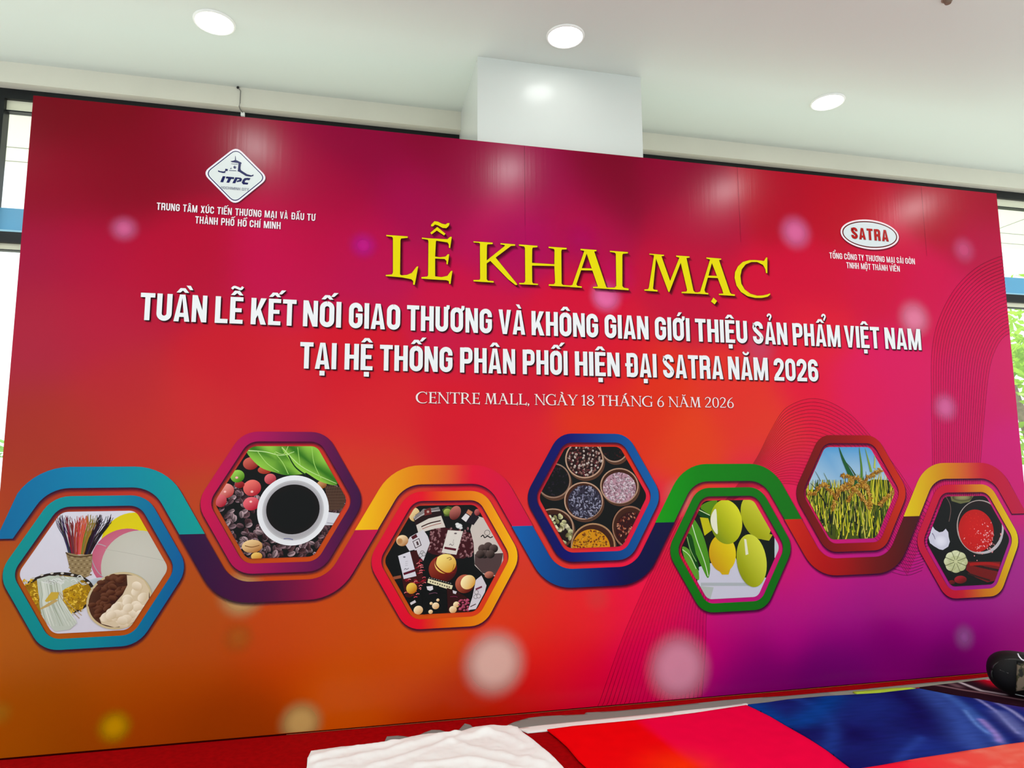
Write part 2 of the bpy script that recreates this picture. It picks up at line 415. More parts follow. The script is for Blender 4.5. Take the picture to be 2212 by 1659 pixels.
# --- soft printed light spots
SPOT = [0]
def spot(px, py, rpx, col, a, soft=.45, group=None):
    SPOT[0] += 1; A = Art(.0006+SPOT[0]*.000015); c = at(px, py); e = at(px+rpx, py); r = abs(e[0]-c[0])
    cc = tuple(v*INK for v in lin(col))
    def fn(t, ang):
        k = 1 if t < 1-soft else max(0, 1-(t-(1-soft))/soft)
        return (*cc, a*k*k*(3-2*k))
    A.disc(c, r, r, fn, n=40, rings=12)
    A.v = [(min(BW-.001, max(.001, v[0])), v[1], max(.012, v[2])) for v in A.v]
    return A.build('light_spot', P_soft, B)
for s in ((1068,1432,82,(230,182,170),.92,.72),(1466,1442,80,(226,150,178),.88,.7),(1309,640,42,(238,110,170),.85,.8),(1718,502,44,(232,110,165),.75,.9),
          (2082,540,32,(226,90,140),.6,.9),(1975,688,44,(238,130,165),.8,.9),(268,494,42,(218,100,150),.8,1),(785,530,40,(205,20,140),.75,1),(1640,752,50,(226,80,120),.45,.9),
          (650,1562,60,(206,164,96),.95,.8),(247,1570,50,(206,150,0),.95,.9),(522,1285,64,(214,172,110),.9,.85),(515,1378,45,(200,104,24),.6,1),(2083,1376,30,(176,96,176),.7,1),
          (2042,880,34,(232,110,170),.7,.9),(0,1540,40,(196,140,30),.4,1),(1470,1075,50,(240,150,130),.5,1),(1255,520,60,(200,0,110),.35,1),(1330,600,60,(225,0,110),.45,1),(1140,520,110,(200,0,110),.35,1),
          (1290,1290,40,(236,90,80),.25,1)):
    spot(*s)

# --- hexagon rings, ribbons and their printed shadows
PX, X0, ZO, ZE, ZM = 1.0137, .5195, .992, 1.371, 1.1865
def hexr(cx, cz, a, r, n=7):
    R = a*2/math.sqrt(3); d = r/math.cos(PI/6); pts = []
    for k in range(6):
        an = k*PI/3; vx, vz = R*math.cos(an), R*math.sin(an)
        ox, oz = (R-d)*math.cos(an), (R-d)*math.sin(an)
        for i in range(n):
            t = an-PI/6+PI/3*i/(n-1); pts.append((cx+ox+r*math.cos(t), cz+oz+r*math.sin(t)))
    return pts
def ribpts(cx, cz, a, r, up):
    R = a*2/math.sqrt(3); d = r/math.cos(PI/6); h = abs(ZM-cz); xo = R-h/math.sqrt(3)
    s = 1 if up else -1; pts = [(cx+xo, ZM)]
    for k in (1, 2):
        an = k*PI/3
        ox, oz = (R-d)*math.cos(an), (R-d)*math.sin(an)
        for i in range(9):
            t = an-PI/6+PI/3*i/8; pts.append((cx+ox+r*math.cos(t), cz+s*(oz+r*math.sin(t))))
    pts.append((cx-xo, ZM)); return pts
HX = [
 dict(ring=[(0,(0,148,144)),(.5,(0,140,160)),(1,(0,98,160))], rib=[(0,(0,106,160)),(.4,(0,128,170)),(1,(0,158,150))]),
 dict(ring=[(0,(205,0,80)),(.35,(170,0,90)),(1,(66,0,70))], rib=[(0,(50,0,66)),(.45,(90,0,66)),(.75,(170,0,70)),(1,(205,0,80))]),
 dict(ring=[(0,(222,0,62)),(.3,(232,20,50)),(.5,(226,96,26)),(.8,(240,150,16)),(1,(252,188,0))], rib=[(0,(252,198,0)),(.25,(236,150,20)),(.5,(224,96,44)),(.65,(226,20,58)),(1,(210,0,74))]),
 dict(ring=[(0,(6,10,86)),(.3,(8,30,110)),(.6,(0,70,140)),(1,(0,98,168))], rib=[(0,(0,100,176)),(.4,(0,62,128)),(.7,(6,16,76)),(1,(14,6,66))]),
 dict(ring=[(0,(0,122,8)),(1,(0,112,10))], rib=[(0,(40,158,24)),(.3,(8,132,12)),(1,(0,114,8))]),
 dict(ring=[(0,(108,0,2)),(.5,(150,22,4)),(1,(206,52,14))], rib=[(0,(214,46,6)),(.4,(170,22,4)),(.65,(116,0,0)),(1,(70,0,0))]),
 dict(ring=[(0,(200,0,66)),(.35,(202,20,56)),(.6,(214,120,40)),(1,(228,204,0))], rib=[(0,(232,206,20)),(.3,(214,150,24)),(.5,(214,100,48)),(.7,(196,20,56)),(1,(190,0,70))]),
]
cl = lambda p: (min(BW-.0015, max(.0015, p[0])), p[1])
SH = (.03, 0, .03)
for i, h in enumerate(HX):
    cx = X0+PX*i; cz = ZO if i % 2 == 0 else ZE; up = i % 2 == 0
    xr, rr = .66, .465
    fr = lambda x, z, s=h['ring'], c=cx: ink(ramp(s, (x-c+.465)/.93))
    fb = lambda x, z, s=h['rib'], c=cx: ink(ramp(s, (x-c+.58)/1.16))
    O, I = ribpts(cx, cz, .596, .30, up), ribpts(cx, cz, .474, .19, up)
    A = Art(.0010)
    for (dx, dz, g, al) in ((.004, -.014, .010, .22), (.003, -.011, .006, .3), (.002, -.008, .002, .5)):
        O2 = ribpts(cx, cz, .596+g, .30+g, up); I2 = ribpts(cx, cz, .474-g, .19, up)
        A.strip([cl((x+dx, z+dz)) for x, z in O2], [cl((x+dx, z+dz)) for x, z in I2], (*SH, al))
        O2 = hexr(cx, cz, .428+g, .155+g); I2 = hexr(cx, cz, .368-g, .10)
        A.strip([cl((x+dx, z+dz)) for x, z in O2], [cl((x+dx, z+dz)) for x, z in I2], (*SH, al), True)
    A.build('printed_shadow', P_soft, B)
    A = Art(.0016); O = [cl(p) for p in O]; I = [cl(p) for p in I]
    # split the long straight runs so that the gradient follows the shape
    def dens(P):
        q = [P[0]]
        for a_, b_ in zip(P, P[1:]):
            m = max(1, int(math.dist(a_, b_)/.07))
            q += [(a_[0]+(b_[0]-a_[0])*k/m, a_[1]+(b_[1]-a_[1])*k/m) for k in range(1, m+1)]
        return q
    def dens2(P, Q):
        p, q = [P[0]], [Q[0]]
        for a_, b_, c_, d_ in zip(P, P[1:], Q, Q[1:]):
            m = max(1, int(math.dist(a_, b_)/.06))
            for k in range(1, m+1):
                t = k/m; p.append((a_[0]+(b_[0]-a_[0])*t, a_[1]+(b_[1]-a_[1])*t)); q.append((c_[0]+(d_[0]-c_[0])*t, c_[1]+(d_[1]-c_[1])*t))
        return p, q
    A.strip(*dens2(O, I), fb); A.build('curved_ribbon', P_ink, B)
    O, I = hexr(cx, cz, .428, .155), hexr(cx, cz, .368, .10)
    A = Art(.0020); A.strip(*dens2(O+[O[0]], I+[I[0]]), fr); A.build('hexagon_ring', P_ink, B)
PCX = [.516, 1.531, 2.543, 3.554, 4.566, 5.574, 6.603]
def pic(i, label, bgc):
    cx, cz = PCX[i], ZO if i % 2 == 0 else ZE
    A = Art(.0024); pts = hexr(cx, cz, .3385, .062); A.poly(pts, bgc)
    o = A.build('picture_panel', P_ink, B); o['label'] = label
    return o, pts
def part(i, name, parent, fn, depth, pts):
    A = Art(depth); A.clip = pts; fn(A); return A.build(name, P_ink, parent)
def shade(c0, c1, ax=0, ang=2.2, k=.5):       # body colour c0, lit side c1: the shading printed in the picture
    a0, a1 = lin(c0), lin(c1)
    def f(t, a):
        v = .5+.5*t*math.cos(a-ang); r = mixc(a0, a1, v); return (*[max(0.0, q*INK*1.08-.013) for q in r], 1)
    return f
def edge(c0, c1, p=2):                         # c0 in the middle, c1 at the rim
    a0, a1 = lin(c0), lin(c1)
    def f(t, a): r = mixc(a0, a1, t**p); return (*[max(0.0, q*INK*1.04-.012) for q in r], 1)
    return f
def el(A, S, x, y, rx, ry, fn, rot=0, n=20, rings=3, inner=0):
    c = S(x, y); ex = S(x+rx, y); ey = S(x, y+ry)
    A.disc(c, math.dist(c, ex), math.dist(c, ey), fn, -rot, n, rings, inner)
def pl(A, S, P, c): A.poly([S(*p) for p in P], ink(c) if not callable(c) else c)
def st(A, S, P, wpx, c, w1=None, n=6):
    k = math.dist(S(*P[0]), S(P[0][0]+100, P[0][1]))/100
    Q = crom(P, n) if len(P) > 2 else P
    A.stroke([S(*p) for p in Q], wpx*k, ink(c), None if w1 is None else w1*k)
R_ = random.Random(3)

# picture 1: noodles and rice paper
S = sub(3.95, 0, 980)
p, H = pic(0, 'picture of dried noodles, rice paper and a basket of round crackers on white', ink((220, 216, 228)))
def f(A):
    el(A, S, 1130, 750, 262, 250, edge((226, 206, 0), (220, 200, 10)), n=40)
    el(A, S, 1070, 895, 285, 258, edge((206, 120, 140), (196, 96, 122)), n=40)
    el(A, S, 1168, 945, 298, 292, edge((204, 200, 188), (196, 192, 178)), n=44)
    st(A, S, [(900, 815), (1100, 850), (1420, 915)], 4, (186, 182, 170))
    st(A, S, [(775, 790), (790, 775), (850, 772), (905, 790)], 7, (176, 170, 176)); st(A, S, [(775, 790), (785, 900), (830, 1000), (890, 1060)], 7, (170, 164, 172))
    el(A, S, 850, 1090, 90, 34, edge((170, 182, 190), (200, 206, 214)))
part(0, 'rice_paper_sheets', p, f, .0026, H)
def f(A):
    cols = [((70, 40, 66), 570), ((120, 50, 50), 620), ((176, 66, 44), 660), ((200, 90, 60), 700), ((140, 120, 50), 750), ((40, 26, 34), 800), ((46, 26, 36), 850)]
    for k in range(120):
        t = R_.random(); c, _ = cols[min(6, int(t*7))]; c = tuple(max(0, min(255, v+R_.randint(-22, 26))) for v in c)
        b = 590+t*180; e = 490+t*470+R_.randint(-20, 20); y = 515+R_.randint(0, 80)
        st(A, S, [(b, 860), (b*.6+e*.4+R_.randint(-8, 8), 720), (e*.8+b*.2+R_.randint(-14, 14), 620), (e, y)], 9, c, 4, n=3)
    pl(A, S, [(563, 840), (680, 866), (790, 855), (785, 960), (765, 1040), (720, 1062), (650, 1050), (612, 1030), (590, 950)], (150, 128, 92))
    for r in range(6):
        for q in range(8):
            if (r+q) % 2: el(A, S, 592+q*25+r*2, 880+r*30, 11, 9, edge((186, 166, 128), (150, 128, 92)), n=8, rings=1)
            else: el(A, S, 592+q*25+r*2, 882+r*30, 9, 7, edge((104, 84, 56), (130, 108, 76)), n=8, rings=1)
    st(A, S, [(563, 842), (600, 868), (690, 880), (790, 866)], 10, (84, 62, 42))
part(0, 'noodle_bundle_in_pot', p, f, .0030, H)
def f(A):
    el(A, S, 490, 1200, 322, 190, edge((44, 36, 34), (52, 44, 40)), n=40)
    for k in range(22):
        a = k*2*PI/22; el(A, S, 490+312*math.cos(a), 1200+182*math.sin(a), 15, 10, edge((214, 208, 200), (190, 184, 176)), n=8, rings=1)
    el(A, S, 490, 1205, 296, 168, edge((184, 144, 40), (150, 112, 30)), n=36)
    for k in range(150):
        x, y = (R_.uniform(200, 330), R_.uniform(1075, 1330)) if R_.random() < .35 else (R_.uniform(520, 765), R_.uniform(1110, 1345))
        a = R_.random()*6; st(A, S, [(x, y), (x+18*math.cos(a), y+14*math.sin(a)), (x+34*math.cos(a+.7), y+26*math.sin(a+.7))], 10, R_.choice([(214, 168, 40), (236, 196, 70), (150, 106, 16), (196, 150, 30)]), n=3)
    pl(A, S, [(318, 1070), (420, 1040), (560, 1045), (720, 1060), (650, 1110), (560, 1150), (520, 1180), (545, 1260), (660, 1440), (600, 1500), (470, 1515), (370, 1400), (350, 1300), (330, 1180)], (196, 204, 190))
    for k in range(34):
        t = k/33; x0 = 330+t*190; x1 = 375+t*290
        st(A, S, [(x0, 1090+8*math.sin(k)), (x0+18, 1200), (x0+10+t*20, 1280), (x1, 1420+60*math.sin(k*2.1)*.4+30)], 4, R_.choice([(226, 230, 218), (168, 176, 156), (210, 216, 204)]), n=3)
    for k in range(40):
        x, y = R_.uniform(340, 700), R_.uniform(1045, 1105); a = R_.uniform(-.7, .9)
        st(A, S, [(x, y), (x+30*math.cos(a), y+26*math.sin(a)), (x+52, y+12)], 7, R_.choice([(228, 230, 226), (176, 178, 170), (208, 210, 204)]), n=3)
    pl(A, S, [(440, 1180), (508, 1180), (495, 1235), (400, 1265), (385, 1255)], (206, 172, 66)); pl(A, S, [(345, 1318), (470, 1240), (500, 1252), (420, 1300), (350, 1330)], (196, 166, 104))
    st(A, S, [(500, 1180), (560, 1280), (680, 1405)], 5, (170, 140, 90)); st(A, S, [(510, 1180), (600, 1290), (700, 1380)], 5, (190, 160, 110))
part(0, 'pasta_tray', p, f, .0041, H)
def f(A):
    el(A, S, 1022, 1252, 276, 244, edge((214, 198, 160), (206, 186, 144)), rot=-.2, n=44)
    el(A, S, 1022, 1252, 258, 226, edge((60, 34, 26), (84, 52, 40)), rot=-.2, n=44)
    for k in range(60):
        x, y = R_.uniform(790, 1080), R_.uniform(1050, 1420)
        if (x-1000)*.9+(y-1200)*1.0 > 40 or ((x-1022)/240)**2+((y-1252)/210)**2 > 1: continue
        el(A, S, x, y, 38, 22, shade((58, 28, 18), (112, 70, 52)), rot=R_.uniform(-.8, .8), n=14, rings=2)
    pl(A, S, [(1085, 1035), (1160, 1040), (1230, 1080), (1275, 1160), (1270, 1280), (1200, 1400), (1100, 1460), (980, 1480), (870, 1450), (850, 1400), (960, 1300), (1050, 1200), (1090, 1120)], (222, 202, 170))
    for k in range(46):
        x, y = R_.uniform(870, 1260), R_.uniform(1060, 1465)
        if (x-1000)*.9+(y-1200)*1.0 < 70 or ((x-1022)/235)**2+((y-1252)/205)**2 > 1: continue
        el(A, S, x, y, 46, 36, shade((206, 184, 150), (244, 230, 208)), rot=R_.uniform(-.8, .8), n=16, rings=2)
part(0, 'cracker_basket', p, f, .0056, H)

# picture 2: coffee
S = sub(3.95, 380, 900)
p, H = pic(1, 'picture of a coffee cup among roasted beans, red cherries and green leaves', ink((26, 12, 14)))
def f(A):
    for k in range(420):
        x, y = R_.uniform(330, 1480), R_.uniform(560, 1230)
        if x > 700 and y < 900 and x < 1300: continue
        a = R_.random()*3.1; s_ = R_.uniform(.8, 1.15)
        el(A, S, x, y, 32*s_, 21*s_, shade((26, 12, 16), R_.choice([(150, 120, 128), (120, 88, 94), (190, 160, 166), (96, 66, 70)])), rot=a, n=12, rings=2)
        st(A, S, [(x-24*math.cos(a), y-24*math.sin(a)), (x, y), (x+24*math.cos(a), y+24*math.sin(a))], 4, (20, 8, 10), n=2)
part(1, 'roasted_beans', p, f, .0026, H)
def f(A):
    pl(A, S, [(1270, 590), (1340, 590), (1430, 610), (1450, 680), (1430, 780), (1330, 800), (1300, 780)], (66, 46, 38))
    for k in range(12): st(A, S, [(1275+k*15, 585), (1300+k*13, 690), (1310+k*10, 800)], 4, (104, 78, 64), n=2)
    for k in range(8): st(A, S, [(1275, 610+k*24), (1440, 600+k*26)], 4, (96, 72, 58))
    for x, y, rx, ry, c0, c1 in ((640, 400, 66, 54, (130, 24, 30), (206, 100, 86)), (760, 455, 60, 34, (150, 40, 30), (196, 90, 70)), (806, 532, 50, 46, (150, 20, 40), (226, 110, 116)), (652, 608, 76, 70, (170, 20, 44), (240, 120, 110)),
                                 (645, 742, 70, 58, (170, 0, 40), (236, 110, 120)), (430, 632, 68, 62, (176, 50, 50), (240, 160, 150)), (385, 718, 50, 54, (160, 20, 40), (226, 110, 120)), (545, 580, 42, 30, (120, 10, 24), (170, 60, 60)), (1245, 580, 42, 34, (130, 70, 30), (206, 150, 100)), (527, 508, 60, 54, (50, 110, 0), (160, 210, 90))):
        el(A, S, x, y, rx, ry, shade(c0, c1), n=24, rings=5)
    for x, y in ((650, 640), (640, 725), (420, 640), (520, 520)): el(A, S, x, y, 14, 11, edge((248, 200, 196), (226, 130, 130)), n=10, rings=2)
    el(A, S, 652, 1105, 88, 56, shade((170, 104, 44), (240, 206, 150)), n=24, rings=4); st(A, S, [(590, 1100), (650, 1112), (715, 1096)], 7, (130, 84, 44))
    el(A, S, 690, 1190, 48, 34, shade((190, 120, 30), (240, 200, 110)), n=16, rings=2)
part(1, 'coffee_cherries', p, f, .0064, H)
def f(A):
    g0, g1 = lin((40, 110, 10)), lin((150, 206, 70))
    fn = lambda x, z: (*[v*INK for v in mixc(g0, g1, .5+.5*math.sin(x*26+z*34))], 1)
    L1 = [S(*q) for q in crom([(605, 305), (640, 265), (800, 240), (1000, 262), (1060, 420), (1110, 480), (960, 500), (860, 480), (720, 430)], 5, True)]
    c = (sum(q[0] for q in L1)/len(L1), sum(q[1] for q in L1)/len(L1))
    for a_, b_ in zip(L1, L1[1:]+L1[:1]): A.poly([c, a_, b_], fn, True)
    A.up()
    L2 = [S(*q) for q in crom([(900, 250), (1050, 238), (1200, 262), (1290, 400), (1380, 575), (1250, 560), (1130, 490), (1000, 400)], 5, True)]
    c = (sum(q[0] for q in L2)/len(L2), sum(q[1] for q in L2)/len(L2))
    for a_, b_ in zip(L2, L2[1:]+L2[:1]): A.poly([c, a_, b_], fn, True)
    st(A, S, [(620, 290), (760, 300), (900, 330), (1010, 300)], 9, (196, 226, 150), 5); st(A, S, [(700, 300), (780, 400), (880, 470)], 6, (170, 212, 110)); st(A, S, [(840, 305), (910, 390), (960, 490)], 6, (170, 212, 110)); st(A, S, [(960, 250), (920, 320), (850, 300)], 5, (190, 220, 130))
    st(A, S, [(905, 262), (1040, 400), (1170, 480), (1370, 570)], 9, (190, 222, 140), 5); st(A, S, [(1040, 262), (1050, 340), (1060, 410)], 6, (160, 206, 100)); st(A, S, [(1160, 262), (1180, 400), (1240, 530)], 6, (160, 206, 100))
    st(A, S, [(960, 330), (1020, 430), (1110, 500)], 9, (24, 60, 14), 14)
part(1, 'green_leaves', p, f, .0070, H)
def f(A):
    pl(A, S, [(1285, 812), (1396, 824), (1376, 925), (1258, 925)], (214, 212, 220)); st(A, S, [(1290, 905), (1372, 915)], 10, (170, 166, 176))
    el(A, S, 1003, 798, 302, 300, edge((150, 146, 150), (232, 230, 234), 6), n=56, rings=5)
    el(A, S, 1003, 798, 302, 300, edge((206, 206, 212), (236, 236, 240)), n=56, rings=2, inner=.86)
    el(A, S, 1001, 792, 240, 224, edge((110, 104, 108), (176, 172, 178), 8), n=48, rings=4)
    el(A, S, 1001, 790, 226, 213, edge((14, 4, 2), (34, 16, 8), 8), n=48, rings=4)
    st(A, S, [(920, 1042), (960, 1040), (1000, 1048)], 8, (110, 110, 150))
part(1, 'coffee_cup', p, f, .0076, H)

# picture 3: macadamia products
S = sub(4.1475, 760, 980)
p, H = pic(2, 'picture of macadamia nuts, a jar and dark snack packets with white labels', ink((22, 8, 12)))
def f(A):
    pl(A, S, [(700, 690), (760, 660), (840, 665), (980, 690), (1120, 720), (1150, 760), (1080, 900), (1000, 940), (930, 940), (820, 920), (720, 900), (680, 880)], (66, 26, 34))
    for k in range(110):
        x, y = R_.uniform(690, 1140), R_.uniform(670, 930)
        if (x < 760 and y > 860) or (x > 1080 and y > 880): continue
        el(A, S, x, y, 15, 10, shade((50, 14, 22), (170, 120, 124)), rot=R_.random()*3, n=8, rings=1)
    pl(A, S, [(1085, 600), (1130, 560), (1180, 575), (1240, 640), (1310, 760), (1355, 880), (1355, 960), (1290, 1100), (1180, 1080), (1100, 1000), (1090, 800), (1060, 680)], (206, 194, 186))
    pl(A, S, [(1100, 900), (1355, 890), (1340, 980), (1290, 1090), (1170, 1070), (1100, 990)], (84, 66, 66))
    for x, y in ((1170, 850), (1220, 830), (1270, 850), (1190, 900), (1240, 900), (1150, 900)): el(A, S, x, y, 40, 38, shade((14, 8, 8), (96, 80, 76)), n=18)
    el(A, S, 1212, 708, 26, 26, edge((150, 140, 134), (30, 20, 20), 8), n=20, inner=.8)
    st(A, S, [(1155, 745), (1175, 730), (1190, 752), (1215, 738), (1240, 752), (1262, 742)], 9, (24, 14, 16))
    el(A, S, 1230, 1085, 42, 32, shade((90, 40, 30), (206, 130, 110)), n=18)
part(2, 'snack_packets', p, f, .0026, H)
def f(A):
    el(A, S, 560, 545, 50, 62, shade((190, 150, 90), (240, 214, 160)), n=20)
    pl(A, S, [(550, 570), (640, 500), (770, 478), (800, 540), (815, 600), (838, 660), (760, 668), (650, 690), (590, 700), (570, 640)], (44, 30, 30))
    pl(A, S, [(550, 570), (640, 496), (780, 478), (792, 512), (700, 526), (620, 560), (566, 596)], (178, 170, 168))
    for k in range(3): st(A, S, [(560+4*k, 585-k*16), (660, 520-k*12), (785, 500-k*8)], 5, (60, 52, 52))
    pl(A, S, [(576, 640), (690, 580), (800, 556), (838, 658), (740, 672), (640, 700), (596, 712)], (216, 206, 196))
    st(A, S, [(622, 655), (700, 622), (795, 600)], 10, (60, 30, 26)); st(A, S, [(630, 674), (710, 645), (800, 622)], 6, (160, 90, 80))
    pl(A, S, [(648, 505), (706, 482), (716, 540), (650, 556)], (112, 44, 44)); el(A, S, 682, 520, 13, 13, edge((210, 190, 180), (150, 100, 90)), n=10, rings=1)
    pl(A, S, [(808, 500), (860, 470), (900, 480), (880, 560), (830, 560)], (70, 90, 40)); el(A, S, 855, 520, 34, 28, shade((90, 110, 40), (170, 180, 90)), n=14)
    el(A, S, 925, 530, 48, 66, shade((90, 30, 30), (190, 110, 100)), rot=.5, n=22); pl(A, S, [(1000, 530), (1050, 490), (1140, 570), (1090, 640), (1000, 600)], (40, 34, 40))
    pl(A, S, [(1020, 535), (1056, 560), (1022, 612), (980, 580)], (224, 220, 220)); pl(A, S, [(1042, 498), (1082, 522), (1064, 556), (1024, 530)], (196, 126, 96)); el(A, S, 1122, 525, 26, 30, shade((110, 30, 36), (190, 100, 100)), n=14)
    el(A, S, 960, 648, 30, 22, edge((232, 232, 232), (190, 190, 190)), n=12); el(A, S, 945, 632, 20, 14, edge((232, 232, 232), (190, 190, 190)), n=12); el(A, S, 975, 665, 18, 12, edge((220, 220, 220), (180, 180, 180)), n=12)
part(2, 'spread_jar', p, f, .0032, H)
def f(A):
    pl(A, S, [(520, 745), (640, 680), (680, 740), (700, 800), (640, 960), (590, 900), (560, 860), (515, 870), (480, 815)], (214, 208, 214))
    pl(A, S, [(530, 745), (575, 718), (590, 745), (545, 770)], (84, 34, 40)); pl(A, S, [(543, 785), (602, 755), (625, 820), (568, 850)], (60, 40, 44)); pl(A, S, [(550, 788), (598, 764), (617, 817), (572, 841)], (216, 208, 212)); pl(A, S, [(574, 790), (590, 782), (602, 815), (585, 822)], (80, 60, 64))
    for x, y in ((630, 885), (615, 910), (645, 900)): el(A, S, x, y, 19, 19, edge((200, 196, 200), (30, 24, 24), 6), n=14)
    el(A, S, 452, 778, 54, 50, shade((170, 110, 60), (244, 220, 176)), n=24, rings=4); el(A, S, 430, 785, 26, 28, edge((186, 128, 80), (200, 150, 100)), n=14)
    pl(A, S, [(525, 880), (580, 862), (605, 940), (630, 1040), (640, 1130), (600, 1200), (520, 1290), (480, 1280), (450, 1120)], (64, 20, 30))
    for k in range(70):
        x, y = R_.uniform(460, 640), R_.uniform(930, 1290)
        if x < 560 and y < 1110: continue
        st(A, S, [(x, y), (x+14, y-10), (x+30, y-6)], 7, R_.choice([(206, 70, 84), (150, 26, 44), (226, 120, 124), (110, 12, 30)]), n=2)
    pl(A, S, [(414, 915), (520, 876), (578, 1095), (465, 1122)], (218, 214, 224)); pl(A, S, [(460, 1068), (562, 1034), (568, 1054), (466, 1088)], (90, 30, 44)); el(A, S, 470, 925, 12, 7, edge((90, 86, 96), (120, 116, 126)), n=8, rings=1)
    for q in range(3): st(A, S, [(478, 968+q*18), (500, 962+q*18)], 3, (150, 146, 160))
    st(A, S, [(468, 1040), (480, 1028), (492, 1036), (510, 1024)], 5, (90, 84, 100))
    pl(A, S, [(860, 684), (996, 694), (936, 905), (804, 885)], (222, 214, 206)); pl(A, S, [(830, 832), (936, 850), (930, 870), (826, 852)], (90, 34, 44)); el(A, S, 928, 714, 14, 8, edge((90, 80, 86), (130, 120, 120)), n=8, rings=1)
    st(A, S, [(912, 768), (905, 800), (918, 800)], 3, (150, 140, 140)); st(A, S, [(872, 820), (884, 808), (896, 822), (912, 812)], 5, (110, 100, 104))
part(2, 'product_labels', p, f, .0042, H)
def f(A):
    el(A, S, 815, 1030, 126, 122, shade((70, 16, 16), (150, 60, 46)), n=30, rings=4)
    el(A, S, 838, 985, 96, 88, shade((206, 146, 40), (246, 222, 130)), n=28, rings=4); st(A, S, [(760, 930), (750, 990), (790, 1040), (850, 1070), (920, 1060)], 10, (120, 20, 24)); st(A, S, [(850, 938), (880, 930), (890, 945), (870, 950)], 5, (110, 70, 30)); st(A, S, [(915, 990), (905, 1030), (895, 1060)], 5, (140, 90, 40))
    pl(A, S, [(680, 1095), (910, 1165), (905, 1225), (800, 1205), (674, 1150)], (30, 14, 18)); pl(A, S, [(684, 1118), (904, 1180), (890, 1222), (676, 1155)], (226, 216, 176))
    for k in range(9): st(A, S, [(700+k*21, 1140+k*6.2), (708+k*21, 1150+k*6.2)], 9, (50, 34, 24))
    for k in range(10): st(A, S, [(690+k*21, 1108+k*5.6), (700+k*21, 1112+k*5.6)], 4, (190, 180, 176))
    el(A, S, 1010, 1165, 84, 84, shade((90, 26, 20), (190, 100, 76)), n=26); el(A, S, 1040, 1150, 68, 62, shade((212, 150, 50), (250, 236, 180)), rot=-.5, n=26, rings=4)
    el(A, S, 535, 1205, 48, 50, shade((180, 100, 10), (240, 206, 90)), n=22)
    pl(A, S, [(620, 1185), (780, 1180), (800, 1420), (640, 1440)], (30, 12, 20)); pl(A, S, [(668, 1188), (724, 1184), (728, 1215), (700, 1228), (676, 1218)], (224, 220, 224)); pl(A, S, [(850, 1200), (940, 1230), (1050, 1300), (1040, 1410), (860, 1420)], (56, 10, 26)); pl(A, S, [(902, 1222), (940, 1234), (930, 1256), (906, 1250)], (214, 208, 214))
    st(A, S, [(690, 1255), (740, 1245), (765, 1250)], 5, (110, 70, 90)); st(A, S, [(880, 1280), (930, 1278), (945, 1286)], 5, (120, 40, 70))
    for x, y, r_ in ((750, 1362, 32), (705, 1415, 20), (710, 1340, 14), (770, 1310, 14), (905, 1395, 34), (935, 1350, 28), (595, 1400, 42)): el(A, S, x, y, r_, r_*.95, shade((206, 150, 90), (250, 230, 190)), n=18)
    for k in range(26): el(A, S, R_.uniform(960, 1050), R_.uniform(1300, 1410), 12, 9, shade((110, 20, 50), (206, 100, 130)), n=8, rings=1)
    pl(A, S, [(1110, 1130), (1160, 1090), (1205, 1180), (1190, 1240), (1110, 1390), (1040, 1400), (1080, 1280)], (214, 206, 214)); st(A, S, [(1108, 1215), (1165, 1190)], 16, (120, 50, 70))
    for x, y in ((1115, 1240), (1108, 1280), (1135, 1275)): el(A, S, x, y, 20, 20, edge((214, 206, 210), (40, 34, 36), 6), n=14)
    st(A, S, [(525, 1345), (570, 1320)], 22, (214, 206, 210)); st(A, S, [(1060, 1370), (1110, 1345)], 8, (90, 60, 60)); st(A, S, [(370, 1115), (440, 1100)], 26, (150, 84, 60))
part(2, 'macadamia_nuts', p, f, .0052, H)

# picture 4: bowls of spices
S = sub(4.608, 1100, 910)
p, H = pic(3, 'picture of round bowls of pepper, salt, lavender, seeds and turmeric on black', ink((18, 8, 10)))
def bowl(cx, cy, rx, ry, rim, base, grains, n, inner=.9, off=(0, 0), gsz=10, lng=1.5):
    def f(A):
        el(A, S, cx+14, cy+26, rx, ry, edge((60, 36, 28), (92, 62, 48)), n=36)
        el(A, S, cx, cy, rx, ry, edge(rim, rim), n=44, rings=2)
        el(A, S, cx, cy, rx*.93, ry*.93, edge((56, 32, 24), (70, 42, 32)), n=40)
        el(A, S, cx+off[0], cy+off[1], rx*inner, ry*inner, edge(base, base), n=36)
        for k in range(n):
            a, r_ = R_.random()*2*PI, math.sqrt(R_.random())*inner*.95
            x, y = cx+off[0]+rx*r_*math.cos(a), cy+off[1]+ry*r_*math.sin(a)
            c = R_.choice(grains); d = tuple(int(v*.45) for v in c)
            el(A, S, x, y, gsz*lng, gsz, shade(d, c), rot=R_.random()*3.1, n=7, rings=1)
    return f
part(3, 'spice_bowl', p, bowl(1045, 240, 145, 168, (170, 140, 120), (30, 14, 16), [(70, 40, 40), (50, 30, 34)], 24), .0026, H)
part(3, 'spice_bowl', p, bowl(440, 590, 170, 175, (150, 122, 104), (20, 14, 20), [(40, 34, 44), (54, 46, 54)], 60), .0032, H)
part(3, 'spice_bowl', p, bowl(748, 378, 190, 190, (186, 150, 126), (44, 26, 26), [(226, 206, 196), (150, 110, 100), (206, 180, 170), (120, 60, 64), (90, 56, 52)], 190, .93, gsz=11, lng=1.05), .0036, H)
part(3, 'spice_bowl', p, bowl(1095, 642, 190, 178, (176, 140, 116), (178, 136, 150), [(240, 220, 228), (206, 170, 186), (226, 200, 212), (178, 136, 150)], 230, .86, (0, 20), 10), .0048, H)
